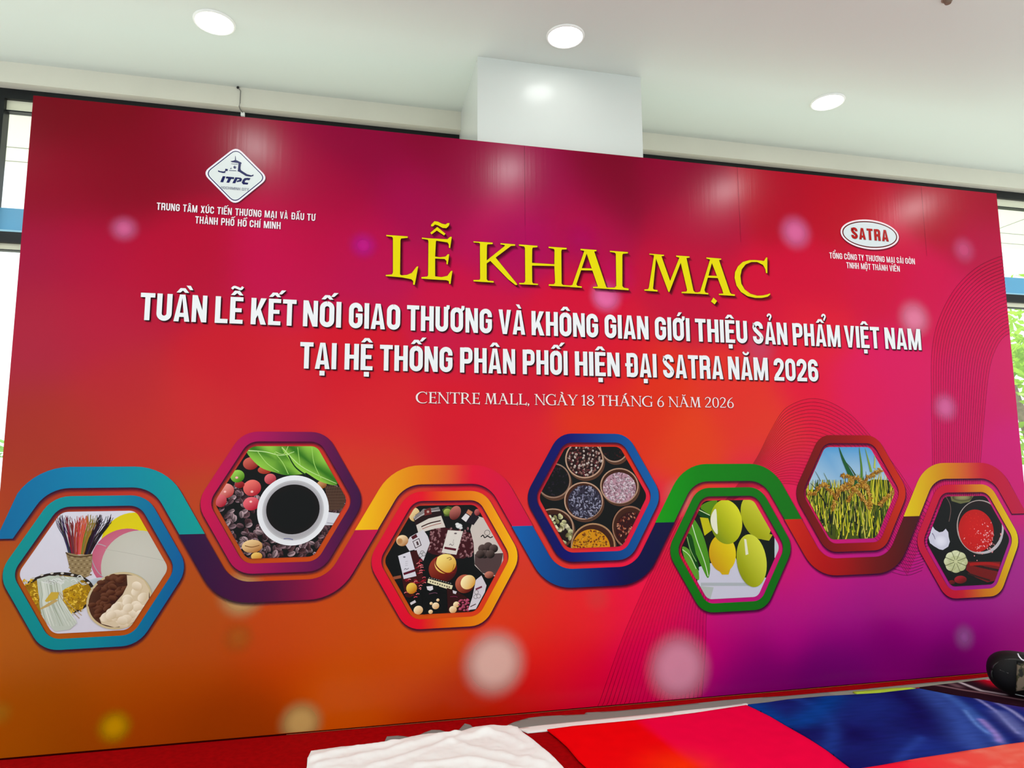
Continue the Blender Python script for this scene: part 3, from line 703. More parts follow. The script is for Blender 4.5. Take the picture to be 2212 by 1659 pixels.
part(3, 'spice_bowl', p, bowl(738, 790, 192, 188, (182, 146, 122), (52, 48, 62), [(150, 150, 176), (96, 94, 116), (180, 180, 206), (56, 52, 66)], 230, .88, (12, 12), 8, 2.1), .0060, H)
part(3, 'spice_bowl', p, bowl(430, 1060, 210, 195, (170, 136, 112), (40, 28, 22), [(216, 214, 160), (236, 230, 190), (150, 146, 96)], 70, .85, (20, 30), 20, 1.3), .0072, H)
part(3, 'spice_bowl', p, bowl(1200, 1050, 178, 210, (150, 110, 88), (56, 26, 20), [(206, 130, 100), (130, 60, 46), (226, 160, 130), (90, 36, 28)], 130, .85, (10, 30), 9), .0080, H)
part(3, 'spice_bowl', p, bowl(832, 1240, 220, 230, (170, 132, 96), (206, 140, 20), [(226, 160, 30), (186, 120, 10), (240, 180, 60), (150, 80, 10)], 170, .86, (-20, 30), 9), .0088, H)

# picture 5: mangoes
S = sub(5.027, 1410, 990)
p, H = pic(4, 'picture of green and yellow mangoes hanging beside long green leaves', ink((30, 34, 26)))
def f(A):
    pl(A, S, [(500, 1180), (620, 1140), (900, 1080), (960, 1250), (1250, 1300), (1400, 1420), (1200, 1540), (550, 1540), (480, 1350)], (206, 208, 224))
    pl(A, S, [(520, 1350), (1050, 1350), (1050, 1385), (520, 1385)], (176, 186, 190)); pl(A, S, [(500, 1385), (660, 1400), (620, 1540), (520, 1500)], (180, 192, 186)); pl(A, S, [(1320, 860), (1400, 900), (1400, 1100), (1320, 1080)], (196, 206, 212))
part(4, 'pale_table', p, f, .0026, H)
def f(A):
    for P, c in (([(520, 520), (620, 465), (700, 465), (640, 600), (560, 600)], (90, 140, 20)), ([(400, 640), (470, 690), (560, 880), (620, 1150), (600, 1300), (540, 1200), (430, 950), (380, 800)], (80, 150, 40)), ([(320, 960), (400, 1000), (480, 1150), (500, 1320), (420, 1250), (340, 1080)], (96, 160, 50)), ([(500, 540), (640, 640), (620, 680), (480, 600)], (24, 70, 14)), ([(360, 860), (420, 840), (480, 1100), (500, 1220), (440, 1120)], (30, 76, 24))):
        pl(A, S, crom(P, 4, True), c)
    st(A, S, [(420, 700), (480, 900), (560, 1120), (600, 1280)], 9, (206, 232, 190)); st(A, S, [(320, 990), (400, 1060), (470, 1200)], 8, (200, 230, 170)); st(A, S, [(500, 560), (620, 620)], 8, (200, 226, 170)); st(A, S, [(370, 850), (410, 1000), (470, 1120)], 7, (150, 196, 110))
    pl(A, S, [(510, 640), (600, 650), (640, 780), (560, 840), (540, 760)], (196, 190, 10))
part(4, 'mango_leaves', p, f, .0030, H)
def mango(cx, cy, rx, ry, c0, c1, rot, tip=None, gl=None):
    def f(A):
        if tip: pl(A, S, tip, c1 if len(tip) > 9 else tuple(int(.55*a+.45*b) for a, b in zip(c0, c1)))
        el(A, S, cx, cy, rx, ry, shade(c0, c1, ang=.6), rot=rot, n=40, rings=6)
        if gl: pl(A, S, gl, (232, 232, 206))
    return f
part(4, 'mango', p, mango(1120, 640, 150, 250, (150, 156, 20), (206, 206, 60), -.42, [(1180, 800), (1300, 830), (1260, 895), (1180, 880)]), .0034, H)
part(4, 'mango', p, mango(755, 1030, 145, 205, (196, 150, 0), (226, 206, 40), -.05, [(640, 1120), (880, 1080), (820, 1262), (750, 1262)]), .0040, H)
part(4, 'mango', p, mango(795, 690, 172, 242, (120, 140, 10), (214, 214, 50), -.1, None, crom([(683, 552), (640, 600), (625, 680), (650, 770), (700, 822), (695, 700)], 4, True)), .0046, H)
part(4, 'mango', p, mango(1070, 1110, 160, 290, (140, 150, 10), (212, 216, 70), -.12, None, [(988, 872), (1012, 880), (1035, 1040), (1005, 1050)]), .0052, H)

# picture 6: ripe rice field
S = sub(5.027, 1680, 900)
sk0, sk1 = lin((70, 150, 206)), lin((196, 216, 226))
zt, zb = S(700, 325)[1], S(700, 740)[1]
p, H = pic(5, 'picture of ripe golden rice ears and green blades under a blue sky', lambda x, z: (*[v*INK for v in mixc(sk1, sk0, (z-zb)/(zt-zb))], 1))
def f(A):
    pl(A, S, [(250, 800), (400, 790), (560, 770), (700, 770), (820, 740), (920, 720), (1040, 680), (1200, 690), (1320, 760), (1320, 1400), (350, 1400)], (74, 84, 12))
    for k in range(560):
        x = R_.uniform(300, 1290); y0 = R_.uniform(830, 1340); L = R_.uniform(120, 330); top = y0-L
        lim = 715 if x < 700 else (650 if x < 950 else 520)
        top = max(top, lim-30); dx = R_.uniform(-50, 50)
        st(A, S, [(x+dx, y0), (x+dx*.4, (y0+top)/2), (x, top)], 13, R_.choice([(196, 190, 40), (150, 160, 30), (84, 104, 14), (40, 50, 8), (206, 196, 90), (226, 210, 60), (60, 84, 14), (24, 28, 10)]), 3, n=2)
part(5, 'rice_stalks', p, f, .0026, H)
def f(A):
    for P, w_, c in (([(835, 735), (770, 600), (700, 450), (660, 330)], 70, (40, 90, 50)), ([(840, 640), (790, 560), (740, 500)], 14, (60, 80, 30)), ([(905, 710), (905, 560), (890, 420), (880, 335)], 30, (90, 130, 50)), ([(1010, 600), (980, 480), (945, 345)], 26, (130, 160, 60)), ([(1045, 560), (1050, 480), (1048, 420)], 22, (190, 196, 80)), ([(520, 960), (440, 820), (350, 720)], 14, (34, 40, 14)), ([(1030, 950), (1030, 760), (1060, 560)], 30, (206, 196, 60)), ([(1060, 960), (1080, 760), (1110, 560)], 26, (200, 180, 50)), ([(460, 700), (430, 640), (400, 590)], 8, (90, 110, 90)), ([(560, 740), (530, 680), (495, 610)], 10, (110, 130, 60))):
        st(A, S, P, w_, c, 3)
    for P in ([(330, 830), (400, 830), (470, 740), (530, 760), (600, 850)], [(590, 1000), (620, 900), (680, 800), (780, 770)], [(700, 640), (780, 660), (800, 720), (720, 740), (640, 810)], [(760, 920), (790, 840), (860, 760), (960, 740)], [(800, 780), (880, 840), (940, 920), (990, 990)], [(900, 760), (960, 680), (1040, 620), (1110, 580)], [(1100, 960), (1150, 900), (1220, 850), (1260, 790)], [(960, 760), (990, 830), (1000, 950)], [(820, 660), (880, 680), (930, 760)]):
        for q in crom(P, 9):
            for _ in range(2):
                a = R_.uniform(0, 3.1); el(A, S, q[0]+R_.uniform(-16, 16), q[1]+R_.uniform(-16, 16), 20, 9, shade((96, 54, 8), R_.choice([(206, 156, 56), (226, 176, 86), (176, 120, 36)])), rot=a, n=8, rings=1)
part(5, 'rice_ears', p, f, .0056, H)

# picture 7: chilli sauce
S = sub(5.185, 1920, 980)
p, H = pic(6, 'picture of a bowl of red chilli sauce with garlic on a black table', ink((14, 8, 10)))
def f(A):
    pl(A, S, [(680, 455), (960, 455), (900, 540), (800, 560), (700, 530)], (110, 110, 70)); el(A, S, 820, 490, 110, 40, edge((150, 146, 96), (60, 56, 40)), n=20)
    st(A, S, [(630, 470), (680, 560), (690, 650), (670, 760)], 7, (110, 84, 80)); pl(A, S, [(560, 620), (630, 480), (680, 600), (660, 760), (600, 880), (480, 800)], (26, 10, 12))
    pl(A, S, [(880, 1210), (1250, 1210), (1200, 1420), (1100, 1440), (960, 1380), (860, 1300)], (120, 14, 10)); st(A, S, [(900, 1230), (1050, 1270), (1240, 1310)], 22, (50, 6, 10)); st(A, S, [(880, 1340), (1000, 1380), (1130, 1420)], 16, (56, 10, 10)); st(A, S, [(900, 1240), (1100, 1230), (1240, 1250)], 26, (170, 20, 10))
    el(A, S, 800, 1410, 70, 44, shade((90, 10, 20), (170, 40, 50)), n=20); el(A, S, 700, 1440, 40, 24, shade((70, 10, 10), (130, 30, 30)), n=14)
part(6, 'dark_table', p, f, .0026, H)
def f(A):
    el(A, S, 1023, 820, 264, 302, edge((150, 134, 134), (176, 160, 156)), rot=-.25, n=48); el(A, S, 1050, 850, 230, 268, edge((206, 200, 206), (190, 184, 190)), rot=-.25, n=48)
    el(A, S, 1018, 812, 246, 284, edge((14, 6, 6), (40, 24, 22)), rot=-.25, n=48)
    el(A, S, 975, 862, 195, 238, edge((206, 30, 14), (190, 16, 14)), rot=-.12, n=44)
    for k in range(70): el(A, S, R_.gauss(1060, 70), R_.gauss(950, 80), R_.uniform(4, 15), R_.uniform(3, 9), edge((244, 200, 206), (226, 110, 110)), rot=R_.random()*3, n=8, rings=1)
    for k in range(60):
        a, r_ = R_.random()*6.28, R_.random()**.5*.9; el(A, S, 975+190*r_*math.cos(a), 862+230*r_*math.sin(a), 8, 5, edge((236, 70, 50), (206, 30, 20)), rot=R_.random()*3, n=7, rings=1)
part(6, 'sauce_bowl', p, f, .0034, H)
def f(A):
    pl(A, S, [(487, 815), (510, 850), (560, 880), (600, 872), (632, 840), (660, 880), (665, 930), (678, 985), (660, 1040), (600, 1078), (560, 1070), (500, 1035), (455, 1000), (440, 940), (462, 885), (468, 840)], (214, 212, 230))
    el(A, S, 575, 980, 85, 75, edge((232, 230, 244), (206, 204, 222)), n=24)
    st(A, S, [(480, 890), (500, 920), (515, 960)], 12, (130, 126, 150), 5)
    for k in range(8):
        a = k*PI/4; el(A, S, 745+72*math.cos(a), 1208+70*math.sin(a), 62, 56, shade((178, 182, 130), (222, 226, 186)), n=18)
    el(A, S, 745, 1208, 70, 66, edge((206, 210, 160), (190, 196, 146)), n=18)
    for k in range(8):
        a = k*PI/4+.4; st(A, S, [(745+20*math.cos(a), 1208+20*math.sin(a)), (745+130*math.cos(a), 1208+126*math.sin(a))], 6, (110, 112, 76))
part(6, 'garlic_bulbs', p, f, .0044, H)

# ------------------------------------------------------------ lettering
def arc(cx, cz, rx, rz, a0, a1, n=8):
    return [(cx+rx*math.cos(math.radians(a0+(a1-a0)*i/n)), cz+rz*math.sin(math.radians(a0+(a1-a0)*i/n))) for i in range(n+1)]
def rect(x0, z0, x1, z1): return [(x0, z0), (x1, z0), (x1, z1), (x0, z1)]
def strokepolys(P, w_):
    L, R = offs(P, w_/2, w_/2); return [[a, b, c, d] for a, b, c, d in zip(L, L[1:], R[1:], R)]
def vstroke(P, n=6):                        # P: (x, z, half width)
    Q = crom(P, n); L, R = [], []
    for i, q in enumerate(Q):
        a, b = Q[max(0, i-1)], Q[min(len(Q)-1, i+1)]
        dx, dz = b[0]-a[0], b[1]-a[1]; l = math.hypot(dx, dz) or 1e-9
        L.append((q[0]-dz/l*q[2], q[1]+dx/l*q[2])); R.append((q[0]+dz/l*q[2], q[1]-dx/l*q[2]))
    return [[a, b, c, d] for a, b, c, d in zip(L, L[1:], R[1:], R)]
# condensed sans capitals: returns (polygons, width); cap height 1
def sansA(ch, s=.2):
    h = s/2; w_ = .55; r = w_/2-h
    st_ = lambda P: strokepolys(P, s)
    if ch == 'I': return [rect(0, 0, s, 1)], s
    if ch == 'L': return [rect(0, 0, s, 1), rect(s, 0, .46, s*.85)], .46
    if ch == 'T': return [rect(0, 1-s*.85, .52, 1), rect(.26-h, 0, .26+h, 1-s*.85)], .52
    if ch == 'E': return [rect(0, 0, s, 1), rect(s, 0, .47, s*.8), rect(s, 1-s*.8, .47, 1), rect(s, .5-s*.36, .42, .5+s*.44)], .47
    if ch == 'H': return [rect(0, 0, s, 1), rect(w_-s, 0, w_, 1), rect(s, .5-s*.4, w_-s, .5+s*.4)], w_
    if ch in 'O0': return st_(arc(w_/2, 1-h-r, r, r, 90, 180)+arc(w_/2, h+r, r, r, 180, 360, 14)+arc(w_/2, 1-h-r, r, r, 0, 90)), w_
    if ch == 'U': return st_([(h, 1)]+arc(w_/2, h+r, r, r, 180, 360, 14)+[(w_-h, 1)]), w_
    if ch == 'C': return st_([(w_-h, .64)]+arc(w_/2, 1-h-r, r, r, 0, 180, 14)+arc(w_/2, h+r, r, r, 180, 360, 14)+[(w_-h, .37)]), w_
    if ch == 'G': return st_([(w_-h, .66)]+arc(w_/2, 1-h-r, r, r, 0, 180, 14)+arc(w_/2, h+r, r, r, 180, 360, 14)+[(w_-h, .53)])+[rect(w_/2, .43, w_-.01, .43+s*.8)], w_
    if ch == 'S':
        m = [(h, 1-h-r), (h, .72), (h+.05, .62), (w_/2, .5), (w_-h-.05, .385), (w_-h, .29), (w_-h, h+r)]
        return st_([(w_-h, .68)]+arc(w_/2, 1-h-r, r, r, 0, 180, 14)+crom(m, 4)[1:-1]+arc(w_/2, h+r, r, r, 0, -180, 14)+[(h, .33)]), w_
    if ch in 'PR':
        b = .46 if ch == 'P' else .48; rr = (1-b-s)/2+.0; rr = min(rr, w_-h-s)
        cz0, cz1 = 1-h-.13, b+h*.8+.12-.0
        P = [(s, 1-h*.85), (w_-h-.13, 1-h*.85)]+arc(w_-h-.13, 1-h*.85-.13, .13, .13, 90, 0, 5)[1:]+arc(w_-h-.13, b+.12, .13, .13, 0, -90, 5)+[(s, b-.01)]
        o = [rect(0, 0, s, 1)]+strokepolys(P, s*.95)
        if ch == 'R': o += strokepolys([(w_-h-.10, b), (w_-h-.02, b-.07), (w_-h-.01, b-.18), (w_-h, 0)], s)
        return o, w_+(.01 if ch == 'R' else 0)
    if ch == 'D': return [rect(0, 0, s, 1)]+strokepolys([(s, 1-h*.85), (w_-h-.14, 1-h*.85)]+arc(w_-h-.14, 1-h*.85-.14, .14, .14, 90, 0, 5)[1:]+arc(w_-h-.14, h*.85+.14, .14, .14, 0, -90, 5)+[(s, h*.85)], s*.95), w_
    if ch == 'Đ': p_, w1 = sansA('D', s); return [[(x+.07, z) for x, z in q] for q in p_]+[rect(0, .5-.06, .36, .5+.07)], w1+.07
    if ch == 'A': return [[(0, 0), (s*.98, 0), (.30, 1), (.19, 1)], [(.30-.11, 1), (.39, 1), (.58, 0), (.58-s*.98, 0), (.29, .86)], [(.17, .17), (.41, .17), (.39, .17+s*.8), (.19, .17+s*.8)]], .58
    if ch == 'V': return [[(0, 1), (s*.98, 1), (.30, .12), (.38, 0), (.19, 0)], [(.57, 1), (.57-s*.98, 1), (.27, .12), (.21, 0), (.38, 0)]], .57
    if ch == 'N': return [rect(0, 0, s*.88, 1), rect(w_-s*.88, 0, w_, 1), [(s*.88-.01, 1), (w_-s*.88, .28), (w_-s*.88, 0), (w_-s*.9-.0, 0), (s*.8, .72)], [(0, 1), (s*1.0, 1), (w_-.01, 0), (w_-s*1.0, 0)]], w_
    if ch == 'M': return [rect(0, 0, s*.86, 1), rect(.72-s*.86, 0, .72, 1), [(.02, 1), (s*1.12, 1), (.36+.07, 0), (.36-.07, 0)], [(.70, 1), (.72-s*1.12, 1), (.36-.07, 0), (.36+.07, 0)]], .72
    if ch == 'K': return [rect(0, 0, s, 1), [(.36, 1), (.57, 1), (.34, .52), (s, .22), (s, .5)], [(.215, .48), (.36, .58), (.58, 0), (.37, 0)]], .58
    if ch == 'X': return [[(0, 0), (s*1.02, 0), (.56, 1), (.56-s*1.02, 1)], [(0, 1), (s*1.02, 1), (.56, 0), (.56-s*1.02, 0)]], .56
    if ch == 'Y': return [rect(.27-h, 0, .27+h, .45), [(0, 1), (s, 1), (.27+h, .42), (.27-h, .38)], [(.54, 1), (.54-s, 1), (.27-h, .42), (.27+h, .38)]], .54
    if ch == '2': return st_([(h, .68)]+arc(w_/2, 1-h-r, r, r, 180, 0, 14)+crom([(w_-h, .70), (w_-h-.03, .58), (w_/2+.02, .38), (h+.06, .22), (h+.02, .1)], 4)[1:])+[rect(0, 0, w_-.01, s*.85), rect(0, 0, s, .16)], w_
    if ch == '6': return st_([(w_-h, .70)]+arc(w_/2, 1-h-r, r, r, 0, 180, 14)+arc(w_/2, h+r, r, r, 180, 360, 14)+arc(w_/2, .60-h-r+.06, r, r, 0, 150, 12)), w_
    if ch == ',': return [[(0, .0), (s, .0), (s, s), (0, s)], [(s*.4, -.14), (s, 0), (s*.5, 0)]], s
    return [], .3
# roman capitals with serifs
def serif(x0, x1, z, up, t=.035):
    d = 1 if up else -1; m = (x0+x1)/2
    return [[(x0-.09, z), (x1+.09, z), (x1+.085, z+d*t*.8), (x1+.01, z+d*t*1.6), (x0-.01, z+d*t*1.6), (x0-.085, z+d*t*.8)]]
def stem(x, w_=.125, z0=0, z1=1, a=True, b=True):
    o = [[(x+.004, z0), (x+w_-.004, z0), (x+w_-.012, (z0+z1)/2), (x+w_, z1), (x, z1), (x+.012, (z0+z1)/2)]]
    o = [rect(x, z0, x+w_, z1)]
    if a: o += serif(x, x+w_, z0, True)
    if b: o += serif(x, x+w_, z1, False)
    return o
def romanB(ch):
    T, N_ = .125, .05
    if ch == 'I': return stem(.1), .325
    if ch == 'L': return stem(.1)+[[(.2, 0), (.62, -.02), (.68, .22), (.64, .22), (.56, .06), (.2, .045)], [(.58, .05), (.60, -.10), (.635, -.10), (.66, .1)]], .68
    if ch == 'E': return stem(.1)+[rect(.2, .95, .52, 1), [(.5, 1.02), (.56, 1.03), (.545, .78), (.515, .78), (.48, .95)], rect(.2, .49, .48, .54), [(.46, .6), (.50, .6), (.49, .4), (.455, .4)], [(.2, 0), (.56, -.02), (.60, .2), (.57, .2), (.5, .05), (.2, .05)], [(.53, .04), (.55, -.07), (.58, -.07), (.59, .06)]], .62
    if ch == 'T': return stem(.30, b=False)+[rect(.02, .955, .70, 1), [(0, .8), (.035, .8), (.08, .96), (.06, 1.05), (.03, 1.05)], [(.72, .8), (.685, .8), (.64, .96), (.66, 1.05), (.70, 1.05)]], .72
    if ch == 'H': return stem(.1)+stem(.62)+[rect(.2, .50, .64, .56)], .85
    if ch == 'N': return stem(.1, N_)+stem(.72, N_)+[[(.04, 1), (.18, 1), (.77, 0), (.77, -.04), (.72, -.04)]]+serif(.07, .12, 1, False), .86
    if ch == 'M': return [[(.10, 0), (.15, 0), (.235, 1), (.19, 1)]]+serif(.10, .15, 0, True)+serif(.17, .24, 1, False)+[[(.17, 1), (.31, 1), (.52, .16), (.49, -.03), (.46, -.03)], [(.75, 1), (.70, 1), (.47, .12), (.50, -.03)], [(.70, 1), (.84, 1), (.90, 0), (.76, 0)]]+serif(.76, .90, 0, True)+serif(.73, .82, 1, False), 1.0
    if ch == 'A': return [[(.10, 0), (.15, 0), (.43, .95), (.38, 1)], [(.34, 1), (.46, 1), (.80, 0), (.66, 0)], rect(.20, .34, .64, .385)]+serif(.08, .15, 0, True)+serif(.66, .80, 0, True)+[rect(.28, .975, .50, 1.01)], .88
    if ch == 'V' : return [[(.0, 1), (.14, 1), (.45, 0), (.42, -.03)], [(.8, 1), (.74, 1), (.42, .1), (.44, -.03)]], .8
    if ch == 'Y': return stem(.33, z1=.5, b=False)+[[(.02, 1), (.16, 1), (.455, .45), (.33, .47)], [(.74, 1), (.68, 1), (.42, .5), (.45, .45)]]+serif(.05, .13, 1, False)+serif(.68, .74, 1, False), .80
    if ch == 'K': return stem(.1)+[[(.2, .44), (.2, .52), (.58, .98), (.65, .98)], [(.34, .60), (.42, .64), (.86, .0), (.84, -.03), (.78, 0)]]+serif(.56, .64, 1, False), .86
    if ch == 'R': return stem(.1)+vstroke([(.2, .97, .028), (.36, .975, .03), (.52, .88, .05), (.56, .74, .062), (.50, .58, .05), (.36, .49, .03), (.2, .48, .025)])+[[(.34, .5), (.46, .52), (.74, .06), (.84, -.04), (.74, -.03)]], .82
    if ch == 'P': return stem(.1)+vstroke([(.2, .97, .028), (.38, .97, .03), (.55, .87, .05), (.58, .72, .062), (.52, .56, .05), (.38, .47, .03), (.2, .46, .025)]), .66
    if ch in 'CG':
        o = vstroke([(.76, .80, .02), (.68, .93, .03), (.50, 1.0, .03), (.28, .93, .045), (.11, .72, .062), (.07, .5, .068), (.12, .25, .062), (.28, .06, .045), (.50, 0.0, .03), (.68, .03, .03), (.80, .12, .02)])+[[(.76, 1.03), (.79, 1.03), (.785, .74), (.755, .74)]]
        if ch == 'G': o += [rect(.70, .0, .80, .42)]+[rect(.62, .40, .86, .435)]
        return o, .86
    if ch == 'O': return vstroke([(.46, 1, .028), (.2, .9, .05), (.07, .5, .066), (.2, .1, .05), (.46, 0, .028), (.72, .1, .05), (.85, .5, .066), (.72, .9, .05), (.46, 1, .028)]), .92
    if ch == '1': return stem(.16, .10, b=False)+[[(.03, .86), (.05, .82), (.2, .9), (.26, 1.02), (.22, 1.02)]], .38
    if ch == '0': return vstroke([(.27, 1, .026), (.11, .85, .04), (.06, .5, .052), (.11, .15, .04), (.27, 0, .026), (.43, .15, .04), (.48, .5, .052), (.43, .85, .04), (.27, 1, .026)]), .56
    if ch == '8': return vstroke([(.27, .98, .026), (.11, .87, .04), (.10, .70, .045), (.27, .53, .05), (.46, .36, .045), (.48, .16, .045), (.27, 0.0, .028), (.07, .14, .04), (.08, .34, .04), (.27, .52, .035), (.43, .68, .035), (.43, .88, .035), (.27, .98, .026)]), .56
    if ch == '6': return vstroke([(.46, 1.03, .016), (.26, .86, .035), (.11, .6, .05), (.06, .33, .055), (.12, .08, .045), (.28, 0, .03), (.44, .1, .045), (.48, .32, .05), (.40, .52, .035), (.26, .56, .026), (.12, .46, .02)]), .56
    if ch == '2': return vstroke([(.05, .76, .02), (.12, .93, .03), (.27, 1.0, .032), (.42, .9, .045), (.44, .72, .052), (.34, .46, .042), (.18, .24, .03), (.05, .06, .03)])+[[(.03, 0), (.46, 0), (.53, .14), (.50, .15), (.43, .075), (.05, .075)]], .58
    if ch == ',': return vstroke([(.08, .08, .055), (.1, -.02, .045), (.05, -.16, .01)])+[rect(.02, .0, .13, .1)], .18
    return [], .3
def accents(marks, w_, base, s):
    o = []; m = w_/2; circ = '\u0302' in marks
    t = s*.5
    if circ:
        o += [[(m-.23, 1.07), (m-.09, 1.24), (m+.09, 1.24), (m+.23, 1.07), (m+.09, 1.07), (m, 1.15), (m-.09, 1.07)]] if s > .1 else [[(m-.20, 1.08), (m, 1.24), (m+.20, 1.08), (m+.16, 1.05), (m, 1.16), (m-.16, 1.05)]]
    if '\u0306' in marks: o += strokepolys(arc(m, 1.25, .13, .13, 190, 350, 8), .09 if s > .1 else .06)
    x = m+(.22 if circ else 0); z = 1.18 if circ else 1.07
    q = .0 if s > .1 else -.03
    if '\u0301' in marks: o.append([(x-.09+q, z), (x+.03, z), (x+.20, z+.16), (x+.03-q, z+.16)] if circ else [(x-.06, z), (x+.06, z), (x+.20, z+.17), (x+.04, z+.17)])
    if '\u0300' in marks: o.append([(x+.16, z), (x+.04, z), (x-.10, z+.16), (x+.06, z+.16)] if circ else [(x+.12, z), (x, z), (x-.14, z+.17), (x+.02, z+.17)])
    if '\u0309' in marks: o += strokepolys([(x-.10, z+.17)]+arc(x, z+.19, .085, .085, 160, -30, 7)+[(x+.02, z+.07), (x+.01, z)], .085 if s > .1 else .05)
    if '\u0303' in marks:
        z = 1.28 if circ else 1.08; o += vstroke([(m-.20, z+.02, .045), (m-.12, z+.10, .045), (m, z+.07, .045), (m+.12, z+.03, .045), (m+.20, z+.12, .045)], 4)
    if '\u0323' in marks: o.append(rect(m-.10, -.25, m+.10, -.07))
    if '\u031b' in marks: o.append([(w_-s*.55, .80), (w_-.02, .86), (w_+.06, .94), (w_+.06, 1.07), (w_-.07, 1.07), (w_-.08, .97), (w_-s*.6, .93)])
    return o
def word(text, style, s=.188, gap=None):
    x = 0; polys = []; f = sansA if style == 'A' else romanB
    gap = gap if gap is not None else (.075 if style == 'A' else .03)
    for k, ch in enumerate(text):
        d = unicodedata.normalize('NFD', ch); base, marks = d[0], d[1:]
        if ch == 'Đ': base, marks = 'Đ', ''
        p, w_ = f(base, s) if style == 'A' else f(base)
        polys += [[(a+x, b) for a, b in q] for q in p+accents(marks, w_, base, s if style == 'A' else .08)]
        x += w_+gap+(.03 if '\u031b' in marks else 0)
    return polys, x-gap
def lettering(name, items, style, z0, cap, col, sh=None, shcol=(40, 0, 14), depth=.003, s=.188, parent=B, gap=None, mid=None, slant=0, label=None):
    # items: (word, x left, x right) in metres on the backdrop; z0 the baseline, cap the height of capitals
    allp = []
    for t, xa, xb in items:
        P, w_ = word(t, style, s, gap); k = (xb-xa)/w_
        for q in P: allp.append([(xa+a*k+slant*b*cap, z0+b*cap) for a, b in q])
    if sh:
        A = Art(depth)
        for dx, dz, al, gr in sh:
            c = (*[v*INK for v in lin(shcol)], al)
            for q in allp:
                cx_, cz_ = sum(p[0] for p in q)/len(q), sum(p[1] for p in q)/len(q)
                A.poly([(x+dx+(gr if x > cx_ else -gr), z+dz+(gr if z > cz_ else -gr)) for x, z in q], c, True)
            A.up()
        A.build('letter_shadow', P_soft, parent)
    A = Art(depth+.0006)
    for q in allp: A.poly(q, ink(col))
    o = A.build(name, P_ink, parent)
    if label: o['label'] = label
    return o
def wx(items, y):                        # pixel extents -> metres, read at the row the word stands on
    return [(t, at(a, y(a))[0], at(b, y(b))[0]) for t, a, b in items]
WHITE = (236, 236, 238)
sh1 = ((.004, -.004, .6, .002), (.008, -.008, .5, .0), (.012, -.013, .3, .0))
ly = lambda x0, y0, x1, y1, dy: (lambda x: y0+(y1-y0)*(x-x0)/(x1-x0)+dy)
l1 = [('TUẦN',303,447),('LỄ',465,525),('KẾT',542.4,640),('NỐI',655,737),('GIAO',753.8,864.5),('THƯƠNG',879,1062.4),('VÀ',1076.7,1134),('KHÔNG',1147.8,1291.4),('GIAN',1305.5,1400),('GIỚI',1414,1489),('THIỆU',1500.9,1613),('SẢN',1625,1699),('PHẨM',1711,1813.5),('VIỆT',1822.6,1898.5),('NAM',1909.8,1987.5)]
z1 = (at(311, 692)[1]+at(1987, 756.3)[1])/2
c1 = ((at(303, 632.5)[1]-at(303, 692)[1])+(at(1985, 711)[1]-at(1985, 756)[1]))/2
lettering('event_lettering', wx(l1, ly(311, 692, 1987, 756, -26)), 'A', z1, c1, WHITE, sh1, label='first row of heavy white condensed capitals naming the event')
l2 = [('TẠI',648,726.7),('HỆ',744.5,805),('THỐNG',820.4,977.3),('PHÂN',993.6,1112.5),('PHỐI',1128.8,1225.7),('HIỆN',1241.5,1337.7),('ĐẠI',1350,1417.7),('SATRA',1431.4,1561),('NĂM',1572,1658),('2026',1670.7,1766)]
z2 = (at(657, 795.6)[1]+at(1692, 823.2)[1])/2
lettering('event_lettering', wx(l2, ly(657, 796, 1692, 823, -26)), 'A', z2, c1, WHITE, sh1, label='second row of heavy white condensed capitals ending in the year')
l3 = [('CENTRE',898,1037.2),('MALL,',1046.6,1143.7),('NGÀY',1154.5,1247.6),('18',1254.6,1283.8),('THÁNG',1292,1409.2),('6',1419,1434),('NĂM',1443.2,1513.5),('2026',1521.2,1584.4)]
z3 = (at(905, 870.9)[1]+at(1575, 880.6)[1])/2; c3 = (at(905, 847)[1]-at(905, 870.9)[1])
lettering('date_lettering', wx(l3, ly(905, 871, 1575, 880.6, -12)), 'B', z3, c3, (246, 226, 224), ((.003, -.003, .35, .001),), depth=.003, label='thin cream serif capitals with the place and date')
t1 = [('TRUNG',338.9,388.7),('TÂM',395.6,426.5),('XÚC',434,462.6),('TIẾN',469.5,501),('THƯƠNG',508.5,565),('MẠI',572,598),('VÀ',605,621.8),('ĐẦU',629,657),('TƯ',663.6,681.6)]
za = (at(339, 453.8)[1]+at(681, 477.8)[1])/2; ca = at(345, 438.3)[1]-at(345, 454)[1]
sh2 = ((.003, -.003, .3, .0),)
lettering('organiser_lettering', wx(t1, ly(339, 453.8, 681, 477.8, -8)), 'A', za, ca, (240, 226, 232), sh2, s=.17, gap=.11)
t2 = [('THÀNH',422,470.7),('PHỐ',478,506.4),('HỒ',514,533),('CHÍ',539.5,562.6),('MINH',570,606.4)]
za2 = (at(422, 483)[1]+at(606, 495.5)[1])/2
lettering('organiser_lettering', wx(t2, ly(422, 483, 606, 495.5, -8)), 'A', za2, ca, (240, 226, 232), sh2, s=.17, gap=.11)
t3 = [('TỔNG',1791,1818.8),('CÔNG',1822.6,1850.3),('TY',1853.4,1865),('THƯƠNG',1869.3,1910),('MẠI',1914,1931.6),('SÀI',1935.4,1950.4),('GÒN',1954,1975)]
zb1 = (at(1791, 559.3)[1]+at(1975, 570.5)[1])/2; cb1 = at(1792, 546.4)[1]-at(1792, 559.3)[1]
lettering('company_lettering', wx(t3, ly(1791, 559.3, 1975, 570.5, -6)), 'A', zb1, cb1, (246, 220, 226), None, s=.17, gap=.09)
t4 = [('TNHH',1827.6,1854.6),('MỘT',1859,1880),('THÀNH',1883.4,1916.6),('VIÊN',1920.4,1942.8)]
zb2 = (at(1829, 579.9)[1]+at(1942, 587)[1])/2
